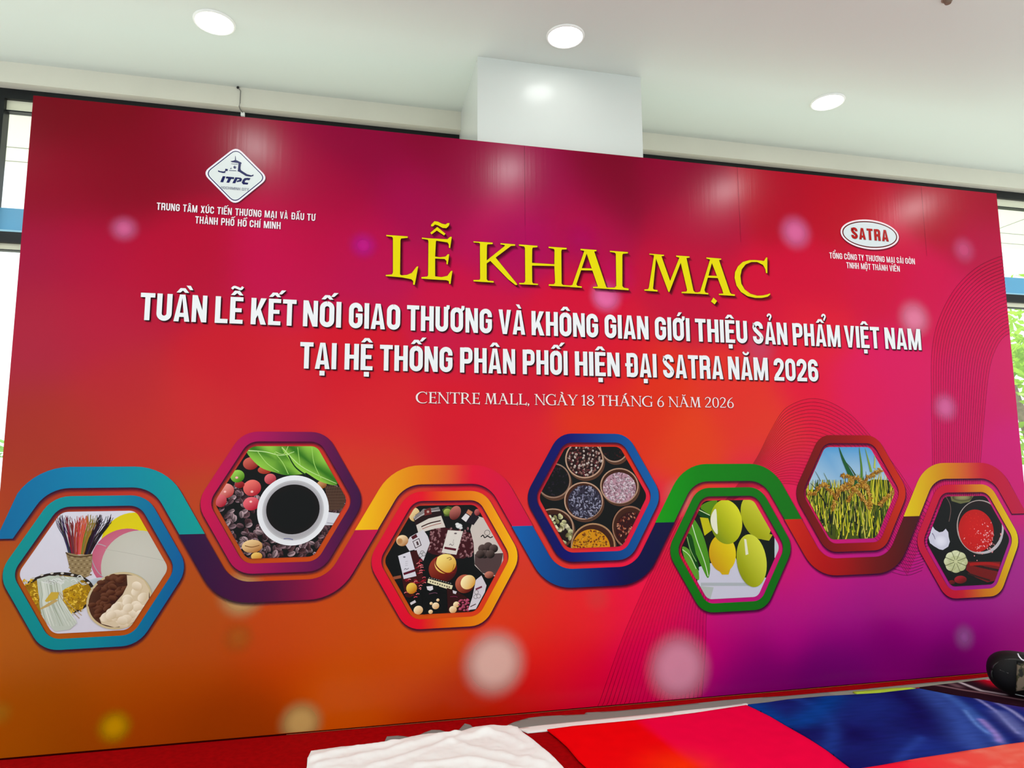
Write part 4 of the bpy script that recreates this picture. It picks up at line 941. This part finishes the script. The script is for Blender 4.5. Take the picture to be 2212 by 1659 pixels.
lettering('company_lettering', wx(t4, ly(1829, 579.9, 1942, 587, -6)), 'A', zb2, cb1, (246, 220, 226), None, s=.17, gap=.09)

# the yellow title in roman capitals, outlines drawn from the print
S7, S8 = sub(4.809, 800, 460), sub(4.809, 1240, 480)
T7 = [[(165,230),(388,245),(388,260),(318,268),(312,290),(308,640),(325,650),(380,645),(430,625),(480,560),(497,556),(470,700),(460,748),(443,746),(445,710),(425,690),(330,672),(225,662),(160,658),(160,645),(225,640),(235,620),(235,265),(225,250),(165,243)],
 [(535,257),(600,265),(800,275),(828,250),(845,250),(838,300),(828,367),(815,362),(815,330),(800,308),(750,300),(685,290),(680,300),(672,455),(720,462),(780,455),(805,430),(818,432),(812,480),(803,537),(790,533),(790,500),(770,480),(672,475),(672,660),(740,668),(800,655),(838,603),(852,605),(840,680),(832,738),(818,738),(815,710),(790,700),(640,692),(530,683),(530,668),(590,662),(600,650),(603,300),(598,280),(535,270)],
 [(695,147),(780,218),(765,235),(690,185),(635,225),(622,208)], [(630,125),(665,88),(700,92),(740,112),(780,122),(800,108),(822,108),(815,135),(790,160),(750,158),(700,130),(670,122),(650,142),(630,140)],
 [(1070,297),(1270,310),(1270,325),(1215,328),(1210,345),(1208,495),(1395,345),(1395,335),(1350,328),(1350,315),(1503,328),(1503,342),(1460,345),(1300,465),(1520,735),(1525,750),(1505,750),(1430,690),(1245,500),(1208,525),(1208,690),(1220,705),(1280,710),(1280,725),(1070,712),(1070,698),(1130,697),(1140,685),(1138,320),(1125,312),(1070,308)],
 [(1542,328),(1735,343),(1735,357),(1685,362),(1680,380),(1678,520),(1910,535),(1912,390),(1905,375),(1850,365),(1850,352),(2038,365),(2038,380),(1988,382),(1982,400),(1985,735),(2000,750),(2100,757),(2100,770),(1852,758),(1852,742),(1905,742),(1918,725),(1910,553),(1678,548),(1680,720),(1690,733),(1740,738),(1740,750),(1545,742),(1545,728),(1595,728),(1608,710),(1605,365),(1595,350),(1542,342)]]
T8 = [[(65,278),(232,290),(230,303),(205,306),(125,310),(100,298),(65,292)], [(105,300),(132,318),(22,648),(35,664),(78,668),(78,682),(-40,675),(-40,660),(-18,652)], [(60,478),(186,482),(192,503),(52,500)], [(118,295),(207,303),(332,672),(345,684),(385,686),(385,697),(195,685),(195,673),(245,670),(236,640)],
 [(370,298),(557,312),(557,325),(505,330),(500,345),(500,665),(515,682),(565,690),(565,708),(330,693),(330,681),(420,680),(437,665),(432,330),(420,318),(370,310)],
 [(780,328),(932,340),(932,352),(905,355),(835,352),(820,342),(780,338)], [(828,350),(852,352),(818,690),(830,702),(865,706),(865,722),(728,712),(728,700),(765,697),(775,680)], [(838,350),(905,352),(1003,630),(985,730),(975,718)], [(1095,362),(1118,390),(988,728),(985,640)],
 [(1058,347),(1197,357),(1197,369),(1165,374),(1090,370),(1058,360)], [(1092,365),(1165,370),(1238,712),(1255,728),(1300,733),(1300,746),(1115,738),(1115,725),(1165,722),(1172,705)],
 [(1372,367),(1527,380),(1525,391),(1500,396),(1412,390),(1372,379)], [(1412,385),(1434,408),(1352,705),(1362,732),(1392,738),(1392,752),(1280,744),(1280,731),(1308,722)], [(1380,556),(1495,560),(1502,582),(1372,577)], [(1415,388),(1503,393),(1618,732),(1632,746),(1668,752),(1668,767),(1502,757),(1502,745),(1548,742),(1536,700)],
 [(1445,785),(1483,820),(1458,855),(1420,825)],
 [(2005,368),(2005,530),(1990,530),(1985,490),(1960,445),(1900,415),(1840,415),(1780,440),(1740,490),(1725,560),(1735,640),(1770,700),(1830,745),(1900,765),(1960,762),(2005,752),(2033,740),(2035,752),(2010,775),(1950,788),(1880,788),(1800,770),(1730,725),(1685,660),(1665,580),(1670,520),(1700,460),(1750,415),(1820,395),(1880,395),(1940,400),(1970,405),(1993,368)]]
tp = [[S7(*q) for q in P] for P in T7]+[[S8(*q) for q in P] for P in T8]
A = Art(.0030)
for dx, dz, al in ((.006, -.006, .45), (.012, -.013, .4), (.018, -.020, .3), (.024, -.026, .15), (-.003, -.002, .4), (0.002, .003, .35)):
    for q in tp: A.poly([(x+dx, z+dz) for x, z in q], (*[v*INK for v in lin((60, 0, 14))], al), True)
    A.up()
A.build('letter_shadow', P_soft, B)
A = Art(.0038)
for q in tp: A.poly(q, ink((228, 212, 0)))
o = A.build('title_lettering', P_ink, B); o['label'] = 'large yellow roman capitals of the title'

# diamond emblem of the organiser
def rpoly(P, r, n=5):
    out = []
    for i, b in enumerate(P):
        a, c = P[i-1], P[(i+1) % len(P)]
        la, lc = math.dist(a, b), math.dist(c, b)
        p0 = (b[0]+(a[0]-b[0])*r/la, b[1]+(a[1]-b[1])*r/la); p1 = (b[0]+(c[0]-b[0])*r/lc, b[1]+(c[1]-b[1])*r/lc)
        for k in range(n+1):
            t = k/n; out.append(tuple((1-t)**2*p0[j]+2*t*(1-t)*b[j]+t*t*p1[j] for j in (0, 1)))
    return out
S = sub(5.821, 320, 300)
DM = [S(1112, 96), S(1512, 497), S(1088, 840), S(685, 430)]; dc = (sum(p[0] for p in DM)/4, sum(p[1] for p in DM)/4)
scl = lambda P, k: [(dc[0]+(x-dc[0])*k, dc[1]+(z-dc[1])*k) for x, z in P]
NAVY = (26, 34, 84)
em = empty('diamond_emblem'); em.parent = B; em['label'] = 'white diamond emblem with a navy outline'
A = Art(.0030); A.poly([(x+.006, z-.007) for x, z in rpoly(scl(DM, 1.0), .05)], (.02, 0, .01, .4)); A.build('emblem_shadow', P_soft, em)
A = Art(.0034); A.poly(rpoly(scl(DM, 1.0), .05), ink((236, 226, 234))); A.strip(rpoly(scl(DM, .925), .045), rpoly(scl(DM, .885), .04), ink(NAVY), True); A.poly(rpoly(scl(DM, .885), .04), ink((220, 224, 222))); A.build('emblem_plate', P_ink, em)
A = Art(.0044)
for P in ([(1096,220),(1101,220),(1106,272),(1094,272)],[(1035,285),(1070,278),(1090,270),(1115,272),(1140,285),(1172,300),(1180,315),(1150,312),(1085,300),(1055,297)],[(1138,306),(1170,314),(1162,370),(1168,395),(1160,425),(1125,408),(1130,395)],[(1160,392),(1245,447),(1300,462),(1325,450),(1325,470),(1290,480),(1230,470),(1158,425)],
          [(880,398),(905,408),(945,414),(968,408),(972,378),(1003,383),(1003,405),(975,408),(970,430),(940,432),(882,417)],[(1020,397),(1110,401),(1110,408),(1020,404)],[(1030,382),(1048,364),(1048,382)],[(1045,314),(1130,320),(1130,325),(1045,319)],
          [(940,472),(975,474),(945,550),(908,546)],[(985,476),(1085,486),(1080,510),(1047,507),(1020,556),(985,553),(1008,504),(978,500)],[(1098,486),(1132,489),(1097,562),(1060,560)],[(1125,488),(1165,492),(1183,508),(1172,538),(1125,546),(1112,545),(1120,528),(1145,522),(1152,511),(1118,506)],
          [(1288,497),(1275,523),(1235,520),(1218,533),(1216,550),(1262,555),(1252,578),(1195,575),(1178,555),(1190,520),(1215,497),(1250,493)]):
    A.poly([S(*q) for q in P], ink(NAVY))
el(A, S, 1091, 360, 17, 17, ink(NAVY), n=16, rings=1); el(A, S, 1094, 357, 5, 5, ink((200, 200, 210)), n=8, rings=1)
A.build('emblem_drawing', P_ink, em)
zc_ = (at(320+920/5.821, 300+592/5.821)[1]+at(320+1265/5.821, 300+615/5.821)[1])/2
lettering('emblem_lettering', [('HOCHIMINH', S(918, 592)[0], S(1160, 608)[0]), ('CITY', S(1180, 610)[0], S(1268, 616)[0])], 'A', zc_-.022, .018, (120, 122, 140), None, s=.13, gap=.14, depth=.0042, parent=em)

# oval company badge
oc = at(1878.7, 506.9); ox = (at(1941.6, 512.3)[0]-at(1815.8, 501)[0])/2; oz = (at(1878.7, 475.0)[1]-at(1878.7, 538.8)[1])/2
bd = empty('oval_badge'); bd.parent = B; bd['label'] = 'white oval badge with red letters'
A = Art(.0030); A.disc((oc[0]+.002, oc[1]-.006), ox+.006, oz+.006, (.03, 0, .01, .45), n=48, rings=1); A.build('badge_shadow', P_soft, bd)
A = Art(.0034); A.disc(oc, ox, oz, ink((244, 222, 228)), n=56, rings=1); A.disc(oc, ox*.945, oz*.89, ink((96, 0, 14)), n=56, rings=1); A.disc(oc, ox*.905, oz*.815, ink((216, 222, 224)), n=56, rings=1); A.build('badge_plate', P_ink, bd)
zs = (at(1842, 516.6)[1]+at(1918, 521.3)[1])/2; cs = at(1842, 492)[1]-at(1842, 516.6)[1]
lettering('badge_lettering', [('SATRA', at(1838, 505)[0], at(1918.7, 520)[0])], 'A', zs, cs, (176, 6, 30), ((.001, -.001, .5, .0015),), s=.21, gap=.12, depth=.0042, parent=bd, shcol=(60, 0, 10))

# ------------------------------------------------------------ on the wall and ceiling
wr = empty('hanging_wire', (1.011, .89, 4.47)); tag(wr, 'thin grey wire hanging from a nail on the white wall above the backdrop', 'wire')
bm = bmesh.new(); tube(bm, [(0, 0, .055), (.018, -.006, .03), (.018, -.006, -.07), (.012, -.004, -.098), (.014, .04, -.10), (.03, .09, -.105)], .0035, 6); obj('wire', bm, mat('wire_grey', (110, 106, 100), .5), wr)
bm = bmesh.new(); bmesh.ops.create_icosphere(bm, subdivisions=2, radius=.010); bmesh.ops.translate(bm, verts=bm.verts, vec=(-.004, 0, .058)); obj('nail_head', bm, M_black, wr)
bm = bmesh.new(); bx(bm, .012, .042, .075, .098, -.13, -.10, .003); obj('tape_end', bm, M_white, wr)
fx = empty('ceiling_fitting', (5.604, -1.15, ZC)); tag(fx, 'tiny brown fitting on the ceiling cut off by the top edge of the picture', 'fitting')
bm = bmesh.new(); bmesh.ops.create_cone(bm, cap_ends=True, segments=20, radius1=.018, radius2=.03, depth=.03); bmesh.ops.translate(bm, verts=bm.verts, vec=(0, 0, -.015)); obj('fitting_body', bm, mat('brown_fitting', (110, 84, 66), .5), fx)
bm = bmesh.new(); bmesh.ops.create_cone(bm, cap_ends=True, segments=20, radius1=.036, radius2=.036, depth=.004); bmesh.ops.translate(bm, verts=bm.verts, vec=(0, 0, -.002)); obj('fitting_plate', bm, mat('brown_plate', (150, 128, 108), .5), fx)

# ------------------------------------------------------------ carpet and cloths on the floor
bm = bmesh.new(); bx(bm, -3, 10, -1.75, .095, -.006, 0.0)
tag(obj('carpet', bm, M_carpet), 'bright red carpet under the backdrop and the cloths', 'carpet')

def clipcell(P, x0, x1, y0, y1):
    for ax, v, sg in ((0, x0, 1), (0, x1, -1), (1, y0, 1), (1, y1, -1)):
        out = []
        for i in range(len(P)):
            p, q = P[i-1], P[i]; dp, dq = (p[ax]-v)*sg, (q[ax]-v)*sg
            if (dp >= 0) != (dq >= 0):
                t = dp/(dp-dq); out.append((p[0]+(q[0]-p[0])*t, p[1]+(q[1]-p[1])*t))
            if dq >= 0: out.append(q)
        P = out
        if len(P) < 3: return []
    return P
def segdist(p, L):
    best = 9
    for a, b in zip(L, L[1:]):
        dx, dy = b[0]-a[0], b[1]-a[1]; t = max(0, min(1, ((p[0]-a[0])*dx+(p[1]-a[1])*dy)/(dx*dx+dy*dy+1e-12)))
        best = min(best, math.hypot(p[0]-a[0]-dx*t, p[1]-a[1]-dy*t))
    return best
def inside(p, P):
    c = False
    for i in range(len(P)):
        a, b = P[i-1], P[i]
        if (a[1] > p[1]) != (b[1] > p[1]) and p[0] < (b[0]-a[0])*(p[1]-a[1])/(b[1]-a[1])+a[0]: c = not c
    return c
def sheet(name, px, z0, label, cat, hfun, cfun, m=P_cloth, cell=.03, thick=.003, group=None, parent=None):
    P = [fl(x, y, z0) for x, y in px]
    x0, x1 = min(p[0] for p in P), max(p[0] for p in P); y0, y1 = min(p[1] for p in P), max(p[1] for p in P)
    bm = bmesh.new(); cl_ = bm.verts.layers.float_color.new('ink')
    cache = {}
    def V(p):
        k = (round(p[0], 5), round(p[1], 5))
        if k not in cache:
            e = min(1, segdist(p, P+[P[0]])/.02)
            v = bm.verts.new((p[0], p[1], z0+hfun(p[0], p[1])*(.35+.65*e))); c = cfun(p[0], p[1]); v[cl_] = (c[0], c[1], c[2], 1); cache[k] = v
        return cache[k]
    i0, i1 = int(math.floor(x0/cell)), int(math.ceil(x1/cell)); j0, j1 = int(math.floor(y0/cell)), int(math.ceil(y1/cell))
    for i in range(i0, i1):
        for j in range(j0, j1):
            Q = clipcell(P, i*cell, (i+1)*cell, j*cell, (j+1)*cell)
            if len(Q) < 3: continue
            vs = []
            for q in Q:
                v = V(q)
                if v not in vs: vs.append(v)
            if len(vs) > 2:
                try: bm.faces.new(vs)
                except ValueError: pass
    for f in bm.faces:
        f.normal_update()
        if f.normal.z < 0: f.normal_flip()
        f.smooth = True
    be = [e for e in bm.edges if len(e.link_faces) == 1]
    r = bmesh.ops.extrude_edge_only(bm, edges=be)
    for v in [g for g in r['geom'] if isinstance(g, bmesh.types.BMVert)]: v.co.z = max(.0006, v.co.z-thick-.004 if thick < .01 else .0006)
    o = obj(name, bm, m, parent)
    if label: tag(o, label, cat, group)
    return o
nz_ = lambda x, y, s, o=0: noise.noise(Vector((x*s, y*s, o)))
def folds(lines, amp, wd):
    L = [[fl(*p) for p in l] for l in lines]
    return lambda x, y: sum(amp*math.exp(-(segdist((x, y), l)/wd)**2) for l in L)
KC = .93
kc = lambda c: tuple(v*KC for v in lin(c))

GREYC = lambda x, y: kc((132, 130, 126))
sheet('grey_sheet', [(826,1612),(836,1591),(860,1589),(884,1592),(900,1590),(918,1582),(932,1577),(950,1577),(975,1584),(992,1576),(1004,1563),(1016,1566),(1024,1573),(1060,1580),(1060,1604),(940,1612)], .003,
      'grey lining sheet peeking out behind the top edge of the white cloth', 'sheet', lambda x, y: .002+.002*max(0, nz_(x, y, 14)), GREYC, cell=.02, group=None)
sheet('grey_sheet', [(1092,1568),(1110,1560),(1140,1551),(1170,1547),(1262,1543),(1266,1539),(1330,1536),(1450,1525),(1560,1513),(1620,1508),(1700,1503),(1790,1495),(1860,1489),(1930,1482),(2000,1475),(2060,1470),(2140,1462),(2170,1460),(2170,1464),(2140,1467),(2040,1477),(1985,1483),(1900,1494),(1800,1505),(1700,1513),(1615,1524),(1500,1534),(1400,1547),(1300,1556),(1200,1565),(1130,1572)], .006,
      'long grey underside strip of banner folded over, running beside the foot of the backdrop', 'sheet',
      lambda x, y: .001+.0015*nz_(x, y, 9, 2), lambda x, y: kc((134, 130, 124)) if x < 5.2 else kc((146, 142, 128)), cell=.03)
sheet('green_slip', [(1842,1494),(1880,1491),(1930,1486),(1966,1485),(1978,1487),(1930,1494),(1888,1499),(1850,1498)], .014, 'yellow-green slip of cloth showing between grey strip and blue banner', 'cloth', lambda x, y: .002, lambda x, y: kc((176, 200, 60)), cell=.03)
wf = folds([[(672,1640),(760,1618),(860,1604),(1000,1585)],[(690,1652),(800,1632),(900,1606),(985,1588)],[(800,1658),(900,1628),(1000,1594),(1060,1580)],[(1030,1580),(1090,1590),(1130,1612)],[(1100,1572),(1150,1602),(1190,1640)],[(960,1600),(1050,1625),(1170,1650)],[(900,1655),(1020,1640),(1120,1665)]], .013, .03)
sheet('white_cloth', [(672,1622),(700,1618),(740,1613),(790,1609),(836,1604),(862,1598),(890,1590),(925,1585),(975,1584),(1000,1578),(1028,1570),(1060,1566),(1095,1568),(1118,1570),(1128,1582),(1150,1598),(1172,1616),(1196,1636),(1215,1655),(1245,1690),(1300,1750),(640,1750),(655,1690),(663,1655),(664,1640)], .010,
      'crumpled white cloth spread on the red carpet in the foreground', 'cloth', lambda x, y: .004+wf(x, y)+.009*nz_(x, y, 7)+.006*nz_(x, y, 16)+.003*nz_(x, y, 38), lambda x, y: kc((242, 240, 238)), cell=.012)
# printed banner: thin white hem behind, then red and pink sheet
sheet('white_sheet', [(1118,1573),(1175,1566),(1300,1553),(1450,1538),(1560,1526),(1612,1519),(1622,1524),(1560,1534),(1440,1548),(1320,1562),(1180,1578),(1140,1582)], .009, 'narrow white edge of a sheet along the back of the red and pink banner', 'sheet', lambda x, y: .001+.001*nz_(x, y, 8), lambda x, y: kc((234, 230, 226)), cell=.03)
rb = [fl(*p) for p in ((1355,1540),(1430,1600),(1510,1665),(1600,1730))]; ob = [fl(*p) for p in ((1400,1700),(1450,1640),(1500,1640),(1560,1680))]
def redcol(x, y):
    side = (rb[-1][0]-rb[0][0])*(y-rb[0][1])-(rb[-1][1]-rb[0][1])*(x-rb[0][0])
    t = max(0, min(1, side/.08+.5)); c = mixc(lin((236, 0, 8)), lin((236, 0, 62)), t)
    o_ = math.exp(-((x-ob[1][0])**2+(y-ob[1][1]+.12)**2)/.03); c = mixc(c, lin((250, 50, 0)), o_*.8)
    k = 1+.06*nz_(x, y, 12); return tuple(v*KC*k for v in c)
sheet('red_banner', [(1182,1576),(1240,1568),(1370,1556),(1500,1540),(1612,1523),(1640,1533),(1665,1545),(1700,1566),(1745,1590),(1790,1618),(1850,1662),(1930,1720),(1960,1750),(1350,1750),(1280,1668),(1250,1642),(1225,1612),(1205,1594)], .014,
      'red and hot pink printed banner lying flat between white cloth and blue banner', 'banner', lambda x, y: .003+.003*nz_(x, y, 4, 5), redcol, cell=.03)
dl_ = [([(1700,1510),(1760,1530),(1800,1580),(1780,1650)], (30, 60, 150), .05), ([(1620,1524),(1680,1560),(1740,1560),(1800,1510)], (0, 70, 160), .10), ([(2000,1490),(2075,1560),(2095,1600),(2110,1615)], (60, 90, 180), .10),
       ([(2010,1485),(2080,1530),(2130,1575),(2160,1610)], (70, 110, 200), .04), ([(2100,1508),(2150,1540),(2180,1570),(2200,1590)], (170, 170, 236), .013), ([(2132,1512),(2185,1540),(2212,1560),(2260,1590)], (176, 176, 236), .014), ([(2120,1560),(2150,1590),(2160,1608)], (170, 140, 220), .02),
       ([(2085,1540),(2110,1570),(2135,1590)], (110, 150, 230), .014), ([(2160,1545),(2200,1580),(2240,1610)], (110, 120, 190), .05), ([(1990,1600),(1940,1650)], (40, 66, 160), .03), ([(2170,1520),(2220,1530),(2280,1550)], (80, 50, 130), .10)]
dl_ = [([fl(*p) for p in crom(l, 3)], lin(c), w_) for l, c, w_ in dl_]
def bluecol(x, y):
    c = lin((20, 14, 92)); c = mixc(c, lin((30, 54, 150)), max(0, .3+.9*nz_(x, y, 2.2, 9)))
    for l, cc, w_ in dl_: c = mixc(c, cc, .72*math.exp(-(segdist((x, y), l)/w_)**2))
    return tuple(v*KC*.85*(1+.25*nz_(x*.6, y*2.5, 14, 3)) for v in c)
sheet('blue_banner', [(1615,1522),(1660,1517),(1700,1511),(1780,1504),(1848,1500),(1900,1497),(1985,1487),(2020,1491),(2060,1498),(2110,1506),(2150,1513),(2212,1524),(2290,1538),(2330,1600),(2250,1606),(2212,1610),(2100,1626),(1990,1642),(1900,1660),(1848,1666),(1790,1622),(1740,1590),(1700,1567),(1665,1547)], .022,
      'deep blue printed banner with pale streaks lying beside the red and pink one', 'banner', lambda x, y: .003+.002*nz_(x, y, 3, 8)+.001*nz_(x, y, 13, 8), bluecol, cell=.015)
dk = [([(2045,1468),(2062,1476),(2085,1486),(2120,1500),(2170,1508)], (216, 200, 204), .014), ([(1995,1484),(2060,1494),(2130,1506),(2212,1520)], (150, 110, 116), .012), ([(2110,1470),(2140,1480),(2160,1488)], (190, 0, 30), .07), ([(2118,1468),(2135,1476)], (240, 130, 160), .014), ([(2030,1476),(2070,1490)], (110, 76, 84), .03)]
dk = [([fl(*p) for p in l], lin(c), w_) for l, c, w_ in dk]
def darkcol(x, y):
    c = lin((38, 14, 24))
    for l, cc, w_ in dk: c = mixc(c, cc, .95*math.exp(-(segdist((x, y), l)/w_)**2))
    return tuple(v*KC for v in c)
sheet('dark_banner', [(1986,1485),(2040,1478),(2100,1471),(2150,1466),(2212,1459),(2290,1452),(2300,1540),(2212,1526),(2150,1516),(2110,1508),(2060,1500),(2020,1492)], .030,
      'dark maroon printed banner with white swoosh and red patch, under the black bag', 'banner', lambda x, y: .004+.003*nz_(x, y, 6, 4), darkcol, cell=.011)
def coralcol(x, y):
    t = max(0, min(1, (x-4.7)/.7)); c = mixc(lin((240, 20, 50)), lin((232, 92, 76)), t)
    g_ = max(0, nz_(x*2, y*6, 4, 7)); c = mixc(c, lin((236, 150, 130)), g_*.7*t)
    return tuple(v*KC for v in c)
sheet('coral_banner', [(1846,1672),(1852,1661),(1900,1654),(1990,1637),(2050,1628),(2100,1620),(2150,1612),(2212,1603),(2290,1592),(2400,1640),(2420,1760),(1950,1760)], .032,
      'coral pink printed banner overlapping the front edge of the blue banner at lower right', 'banner', lambda x, y: .004+.003*nz_(x, y, 7, 1), coralcol, cell=.03)

# ------------------------------------------------------------ the black bag at the right edge
bagp = fl(2204, 1502, .04)
bag = empty('bag', (bagp[0], bagp[1], .042), -.82); tag(bag, 'glossy black rounded bag with khaki camouflage pocket resting on the dark banner', 'bag')
M_bag = mat('bag_black', (7, 7, 6), .6, .25, bump=(40, .2, .002)); M_rim = mat('bag_piping', (26, 28, 22), .3)
M_camo = bpy.data.materials.new('camouflage'); M_camo.use_nodes = True
nt = M_camo.node_tree; tc = nt.nodes.new('ShaderNodeTexCoord'); n1 = nt.nodes.new('ShaderNodeTexNoise'); n1.inputs['Scale'].default_value = 22
cr = nt.nodes.new('ShaderNodeValToRGB'); cr.color_ramp.interpolation = 'CONSTANT'
cr.color_ramp.elements[0].color = (*lin((22, 20, 12)), 1); cr.color_ramp.elements[1].position = .5; cr.color_ramp.elements[1].color = (*lin((142, 124, 102)), 1)
e_ = cr.color_ramp.elements.new(.44); e_.color = (*lin((78, 74, 40)), 1)
nt.links.new(tc.outputs['Object'], n1.inputs['Vector']); nt.links.new(n1.outputs['Fac'], cr.inputs[0]); nt.links.new(cr.outputs[0], nt.nodes['Principled BSDF'].inputs['Base Color'])
def sq(v, e): return math.copysign(abs(v)**e, v)
def bagpt(u, v, k=1.0):
    x = .178*sq(math.cos(v), .75)*sq(math.cos(u), .8); y = .125*sq(math.cos(v), .7)*sq(math.sin(u), .8); z = .138*sq(math.sin(v), .85)
    x += .05*max(0, -z)*2.0+.0; z += .138
    return Vector((x*k, y*k, z*k if z > .03 else z))
bm = bmesh.new(); NU, NV = 40, 22
g = [[bm.verts.new(bagpt(2*PI*i/NU, -PI/2+.03+(PI-.06)*j/NV)) for i in range(NU)] for j in range(NV+1)]
for j in range(NV):
    for i in range(NU): bm.faces.new((g[j][i], g[j][(i+1) % NU], g[j+1][(i+1) % NU], g[j+1][i]))
bm.faces.new(g[0][::-1]); bm.faces.new(g[-1])
for v in bm.verts: v.co.z = max(0, v.co.z)
obj('bag_body', bm, M_bag, bag, True)
bm = bmesh.new(); tube(bm, [bagpt(PI*1.5+.0, v)*1+Vector((0, -.004, 0)) if False else Vector((.150*math.cos(a), -.088, .135+.112*math.sin(a))) for v, a in [(0, math.radians(t)) for t in range(-20, 205, 9)]], .006, 8); obj('piping', bm, M_rim, bag, True)
bm = bmesh.new(); N_ = 16
gg = [[bm.verts.new(Vector((-.025+.15*i/N_+.02*(j/N_), -.158+.035*((j/N_)**2), .11+.135*j/N_-.05*(1-i/N_)*(1-j/N_)))) for i in range(N_+1)] for j in range(N_+1)]
for j in range(N_):
    for i in range(N_): bm.faces.new((gg[j][i], gg[j][i+1], gg[j+1][i+1], gg[j+1][i]))
bmesh.ops.solidify(bm, geom=bm.faces[:], thickness=.012)
pk = obj('front_pocket', bm, M_camo, bag, True); pk['label'] = 'khaki camouflage pocket'
bm = bmesh.new(); tube(bm, [(.004, -.11, .292), (.010, -.115, .274), (.022, -.12, .258), (.05, -.13, .250)], .0045, 8); o = obj('zip_pull', bm, mat('white_cord', (240, 238, 240), .5), bag, True); o['label'] = 'white zip cord'
bm = bmesh.new(); tube(bm, [(-.03, -.136, .035), (.03, -.138, .03), (.12, -.136, .03), (.2, -.12, .034)], .003, 6); obj('reflective_strip', bm, mat('strip_grey', (120, 122, 124), .4), bag, True)
bm = bmesh.new(); tube(bm, [(-.10, -.106, .172), (-.08, -.112, .166), (-.055, -.118, .160)], .0045, 6); obj('side_tab', bm, mat('tab_grey', (96, 94, 88), .5), bag, True)

# ------------------------------------------------------------ trees outside
def leafmat(name, c):
    m = mat(name, c, .5, .4, var=(6, .3)); b = m.node_tree.nodes['Principled BSDF']
    nt = m.node_tree; tl = nt.nodes.new('ShaderNodeBsdfTranslucent'); mx = nt.nodes.new('ShaderNodeMixShader'); mx.inputs[0].default_value = .55
    tl.inputs[0].default_value = (*lin(c), 1); nt.links.new(b.outputs[0], mx.inputs[1]); nt.links.new(tl.outputs[0], mx.inputs[2]); nt.links.new(mx.outputs[0], nt.nodes['Material Output'].inputs[0])
    return m
M_leaf = leafmat('leaf_lime', (150, 190, 60)); M_leaf2 = leafmat('leaf_green', (120, 170, 84))
def tree(name, x, y, zc, r, n, m, label, trunk, cat='tree', group=None, ls=.12):
    t = tag(empty(name, (x, y, -.15)), label, cat, group)
    rr = random.Random(int(x*100)); bm = bmesh.new()
    cl_ = [(rr.gauss(0, r*.5), rr.gauss(0, r*.45), zc+rr.gauss(0, r*.5)) for _ in range(max(6, n//90))]
    for k in range(n):
        c = cl_[rr.randrange(len(cl_))]; p = Vector((c[0]+rr.gauss(0, r*.16), c[1]+rr.gauss(0, r*.16), c[2]+rr.gauss(0, r*.14)))
        a = Vector((rr.gauss(0, 1), rr.gauss(0, 1), rr.gauss(0, .6))).normalized(); b = a.cross(Vector((rr.gauss(0, 1), rr.gauss(0, 1), rr.gauss(0, 1)))).normalized(); s = ls*rr.uniform(.6, 1.2)
        bm.faces.new([bm.verts.new(q) for q in (p-a*s, p-a*s*.2+b*s*.4, p+a*s, p-a*s*.2-b*s*.4)])
    obj('foliage', bm, m, t)
    bm = bmesh.new()
    for P, r0, r1 in trunk: tube(bm, P, [r0+(r1-r0)*i/(len(P)-1) for i in range(len(P))], 10)
    obj('trunk', bm, M_bark, t, True)
tree('street_tree', 13.6, 5.4, 3.5, 1.7, 1500, M_leaf, 'lime leaved street tree outside the right window',
     [([(.9, 0, 0), (.6, 0, 1.2), (.1, 0, 2.2), (-.25, 0, 3.4)], .13, .06), ([(.1, 0, 2.2), (.7, .1, 3.2), (1.2, 0, 4.2)], .07, .03), ([(-.1, 0, 2.9), (-.7, .2, 3.7), (-1.0, .1, 4.4)], .05, .02)], ls=.14)
tree('garden_shrub', 19.0, 9.5, 1.7, 1.4, 900, M_leaf2, 'green shrub outside the right window, lower than the tree', [([(0, 0, 0), (.05, 0, .7), (0, .1, 1.5)], .06, .03), ([(0, 0, .3), (.4, 0, 1.0), (.6, .1, 1.6)], .04, .02)], 'shrub', ls=.13)
tree('garden_shrub', -3.1, 6.0, 1.75, .75, 700, M_leaf2, 'green shrub outside the left window beside the edge of the backdrop', [([(0, 0, 0), (.05, 0, .7), (0, .1, 1.6)], .05, .03), ([(0, 0, .3), (-.3, 0, 1.0), (-.4, .1, 1.6)], .04, .02)], 'shrub', ls=.09)
